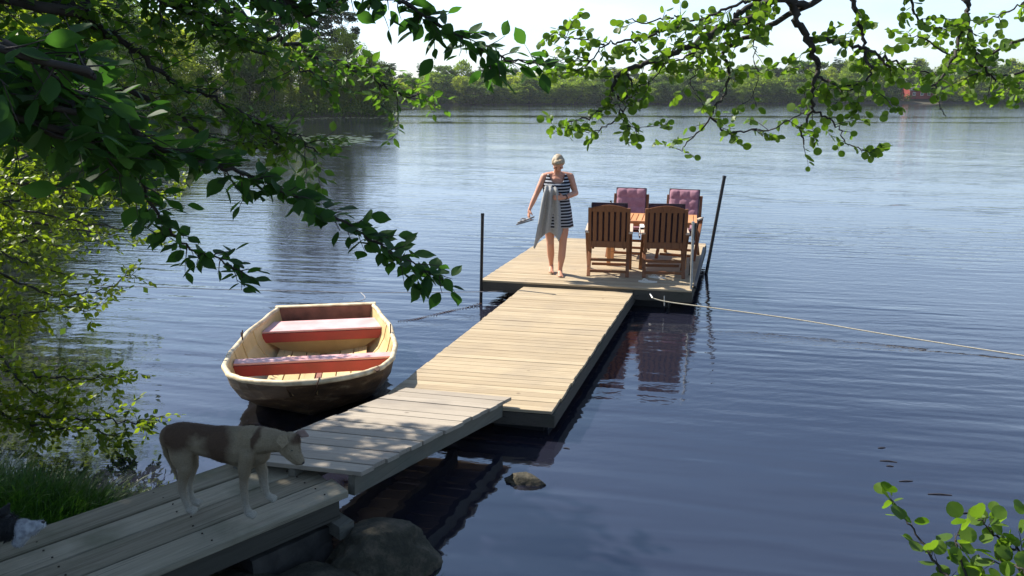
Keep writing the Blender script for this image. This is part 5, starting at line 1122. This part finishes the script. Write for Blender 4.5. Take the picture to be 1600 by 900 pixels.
l.new(t.outputs['Object'], vs2.inputs[0]); l.new(vs2.outputs[0], vm.inputs[2]); noisy = vm.outputs[0]
masks = [patch_mask(276, 680, (.10, .10)), patch_mask(340, 695, (.085, .14)), patch_mask(310, 670, (.16, .06)), patch_mask(400, 683, (.025, .06)), patch_mask(474, 679, (.03, .04), 3.9)]
acc = masks[0]
for k in masks[1:]:
    mxn = n.new('ShaderNodeMath'); mxn.operation = 'MAXIMUM'; l.new(acc, mxn.inputs[0]); l.new(k, mxn.inputs[1]); acc = mxn.outputs[0]
x0 = n.new('ShaderNodeMixRGB'); x0.inputs[1].default_value = (.40, .36, .29, 1); x0.inputs[2].default_value = (.25, .195, .125, 1)
sz_ = n.new('ShaderNodeSeparateXYZ'); l.new(noisy, sz_.inputs[0]); zr_ = n.new('ShaderNodeMapRange'); zr_.inputs[1].default_value = .60; zr_.inputs[2].default_value = .78; l.new(sz_.outputs[2], zr_.inputs[0]); l.new(zr_.outputs[0], x0.inputs[0])
x = n.new('ShaderNodeMixRGB'); x.inputs[2].default_value = (.085, .052, .033, 1); l.new(x0.outputs[0], x.inputs[1]); l.new(acc, x.inputs[0])
hf = n.new('ShaderNodeTexNoise'); hf.inputs['Scale'].default_value = 160; hf.inputs['Detail'].default_value = 4; l.new(t.outputs['Object'], hf.inputs[0])
x2 = n.new('ShaderNodeMixRGB'); x2.blend_type = 'OVERLAY'; x2.inputs[0].default_value = .35; l.new(x.outputs[0], x2.inputs[1]); l.new(hf.outputs[0], x2.inputs[2]); l.new(x2.outputs[0], b.inputs['Base Color']); b.inputs['Roughness'].default_value = .85; b.inputs['Specular IOR Level'].default_value = .2
bp = n.new('ShaderNodeBump'); bp.inputs['Distance'].default_value = .003; l.new(hf.outputs[0], bp.inputs['Height']); l.new(bp.outputs[0], b.inputs['Normal'])
dogm = m
dog = Dg.build('dog', dogm, .0055, 5); dog.location = (0, 0, 0)
def fur(body, count, ln, wd, mat_, seed, name='fur', sweep=(-.9, 0, -.45)):
    """short hairs standing on the skin, one mesh"""
    me = body.data; me.calc_loop_triangles(); nv = len(me.vertices); co = np.empty(nv*3); me.vertices.foreach_get('co', co); co = co.reshape(-1, 3)
    nt = len(me.loop_triangles); ti = np.empty(nt*3, dtype=np.int32); me.loop_triangles.foreach_get('vertices', ti); ti = ti.reshape(-1, 3)
    A, B_, C_ = co[ti[:, 0]], co[ti[:, 1]], co[ti[:, 2]]; nn = np.cross(B_-A, C_-A); ar = np.linalg.norm(nn, axis=1); r_ = np.random.default_rng(seed); k = r_.choice(nt, count, p=ar/ar.sum())
    a, b_ = r_.random(count), r_.random(count); fl = a+b_ > 1; a[fl] = 1-a[fl]; b_[fl] = 1-b_[fl]; P = A[k]+(B_-A)[k]*a[:, None]+(C_-A)[k]*b_[:, None]; N = nn[k]/(ar[k][:, None]+1e-12)
    sw = np.array(sweep); T = sw-N*(N@sw)[:, None]; D = T*1.0+N*.42+r_.normal(0, .16, (count, 3)); D /= np.linalg.norm(D, axis=1)[:, None]; W = np.cross(D, N); W /= np.linalg.norm(W, axis=1)[:, None]+1e-9
    L_ = ln*r_.uniform(.5, 1.2, count)[:, None]; V = np.stack([P-W*wd-N*.001, P+W*wd-N*.001, P+D*L_], 1).reshape(-1, 3); return obj(name, npmesh(name, V, np.arange(count*3), 3), mat_, body)
def recentre(o, c):
    c = Vector(c); o.data.transform(Matrix.Translation(-c)); o.location = c
# masks use object coordinates, so the dog keeps its origin at the world origin
fur(dog, 46000, .0075, .0010, dogm, 3)
tag(dog, 'short-haired white and brown dog standing on the boardwalk, head lowered', 'dog')
ears = dict(near=[q3(446, 680, 3.80), q3(437, 681, 3.79), q3(432, 690, 3.775), q3(441, 699, 3.77), q3(449, 692, 3.785)], far=[q3(460, 680, 3.88), q3(466, 674, 3.88), q3(475, 673, 3.875), q3(481, 681, 3.865), q3(471, 682, 3.86)])
for nm, P in ears.items():
    E_ = Flesh(); c = sum(P, Vector())/5
    for a, b_ in zip(P, P[1:]+P[:1]): E_.chain([a, b_], [.007, .007]); E_.chain([a, c], [.007, .008])
    E_.build('ear', dogm if nm == 'near' else plain('pink_grey_ear', (.24, .16, .13), .8), .003, 3, dog)
E_ = Flesh(); E_.ball(q3(472.5, 722.5, 3.785), (.013, .014, .010)); E_.build('nose', plain('black_nose', (.012, .011, .011), .35), .0025, 1, dog)
E_ = Flesh(); E_.ball(q3(456, 704, 3.787), (.007, .006, .005)); E_.build('eye', plain('dark_eye', (.01, .008, .007), .15), .0015, 1, dog)

# ---- second dog in the lower left corner: black with a white muzzle
Dk = Flesh()
def q4(x, y, Y=3.3): return at(x, y, Y=Y)
Dk.chain([q4(-190, 790, 3.1), q4(-120, 800, 3.15), q4(-60, 815, 3.2)], [(.16, .14, .15), (.14, .12, .15), (.10, .10, .12)])
Dk.chain([q4(-60, 815, 3.22), q4(-15, 822, 3.25)], [.09, .075]); Dk.ball(q4(5, 822, 3.27), (.062, .058, .062)); Dk.chain([q4(12, 828, 3.28), q4(34, 828, 3.30)], [.050, .030])
for s, Y_ in ((0, 3.05), (20, 3.3)): Dk.chain([q4(-90+s, 850, Y_), q4(-70+s, 880, Y_), q4(-50+s, 905, Y_)], [.05, .035, .03])
blk = plain('black_fur', (.004, .004, .005), .8, scale=60, c2=(.016, .015, .015), bump=.004)
dog2 = Dk.build('dog', blk, .007, 5); fur(dog2, 20000, .03, .0015, blk, 5, sweep=(-.8, 0, -.7)); tag(dog2, 'black dog with a white muzzle, cut off at the lower left corner', 'dog')
Dm = Flesh(); Dm.chain([q4(34, 826, 3.285), q4(48, 826, 3.29), q4(63, 820, 3.30)], [(.034, .036, .044), (.030, .028, .034), (.020, .020, .018)]); Dm.chain([q4(38, 830, 3.28), q4(30, 846, 3.27)], [.036, .026])
mz = Dm.build('muzzle', plain('white_fur', (.55, .55, .55), .85, scale=40, c2=(.28, .28, .30), bump=.005), .005, 3, dog2); fur(mz, 5000, .014, .0012, mz.data.materials[0], 6)
Dn = Flesh(); Dn.ball(q4(67, 816, 3.305), (.010, .011, .008)); Dn.build('nose', plain('black_snout', (.012, .011, .011), .35), .0025, 1, dog2)
Dn = Flesh(); Dn.chain([q4(6, 800, 3.25), q4(14, 788, 3.25)], [.022, .008]); Dn.build('ear', blk, .004, 2, dog2)
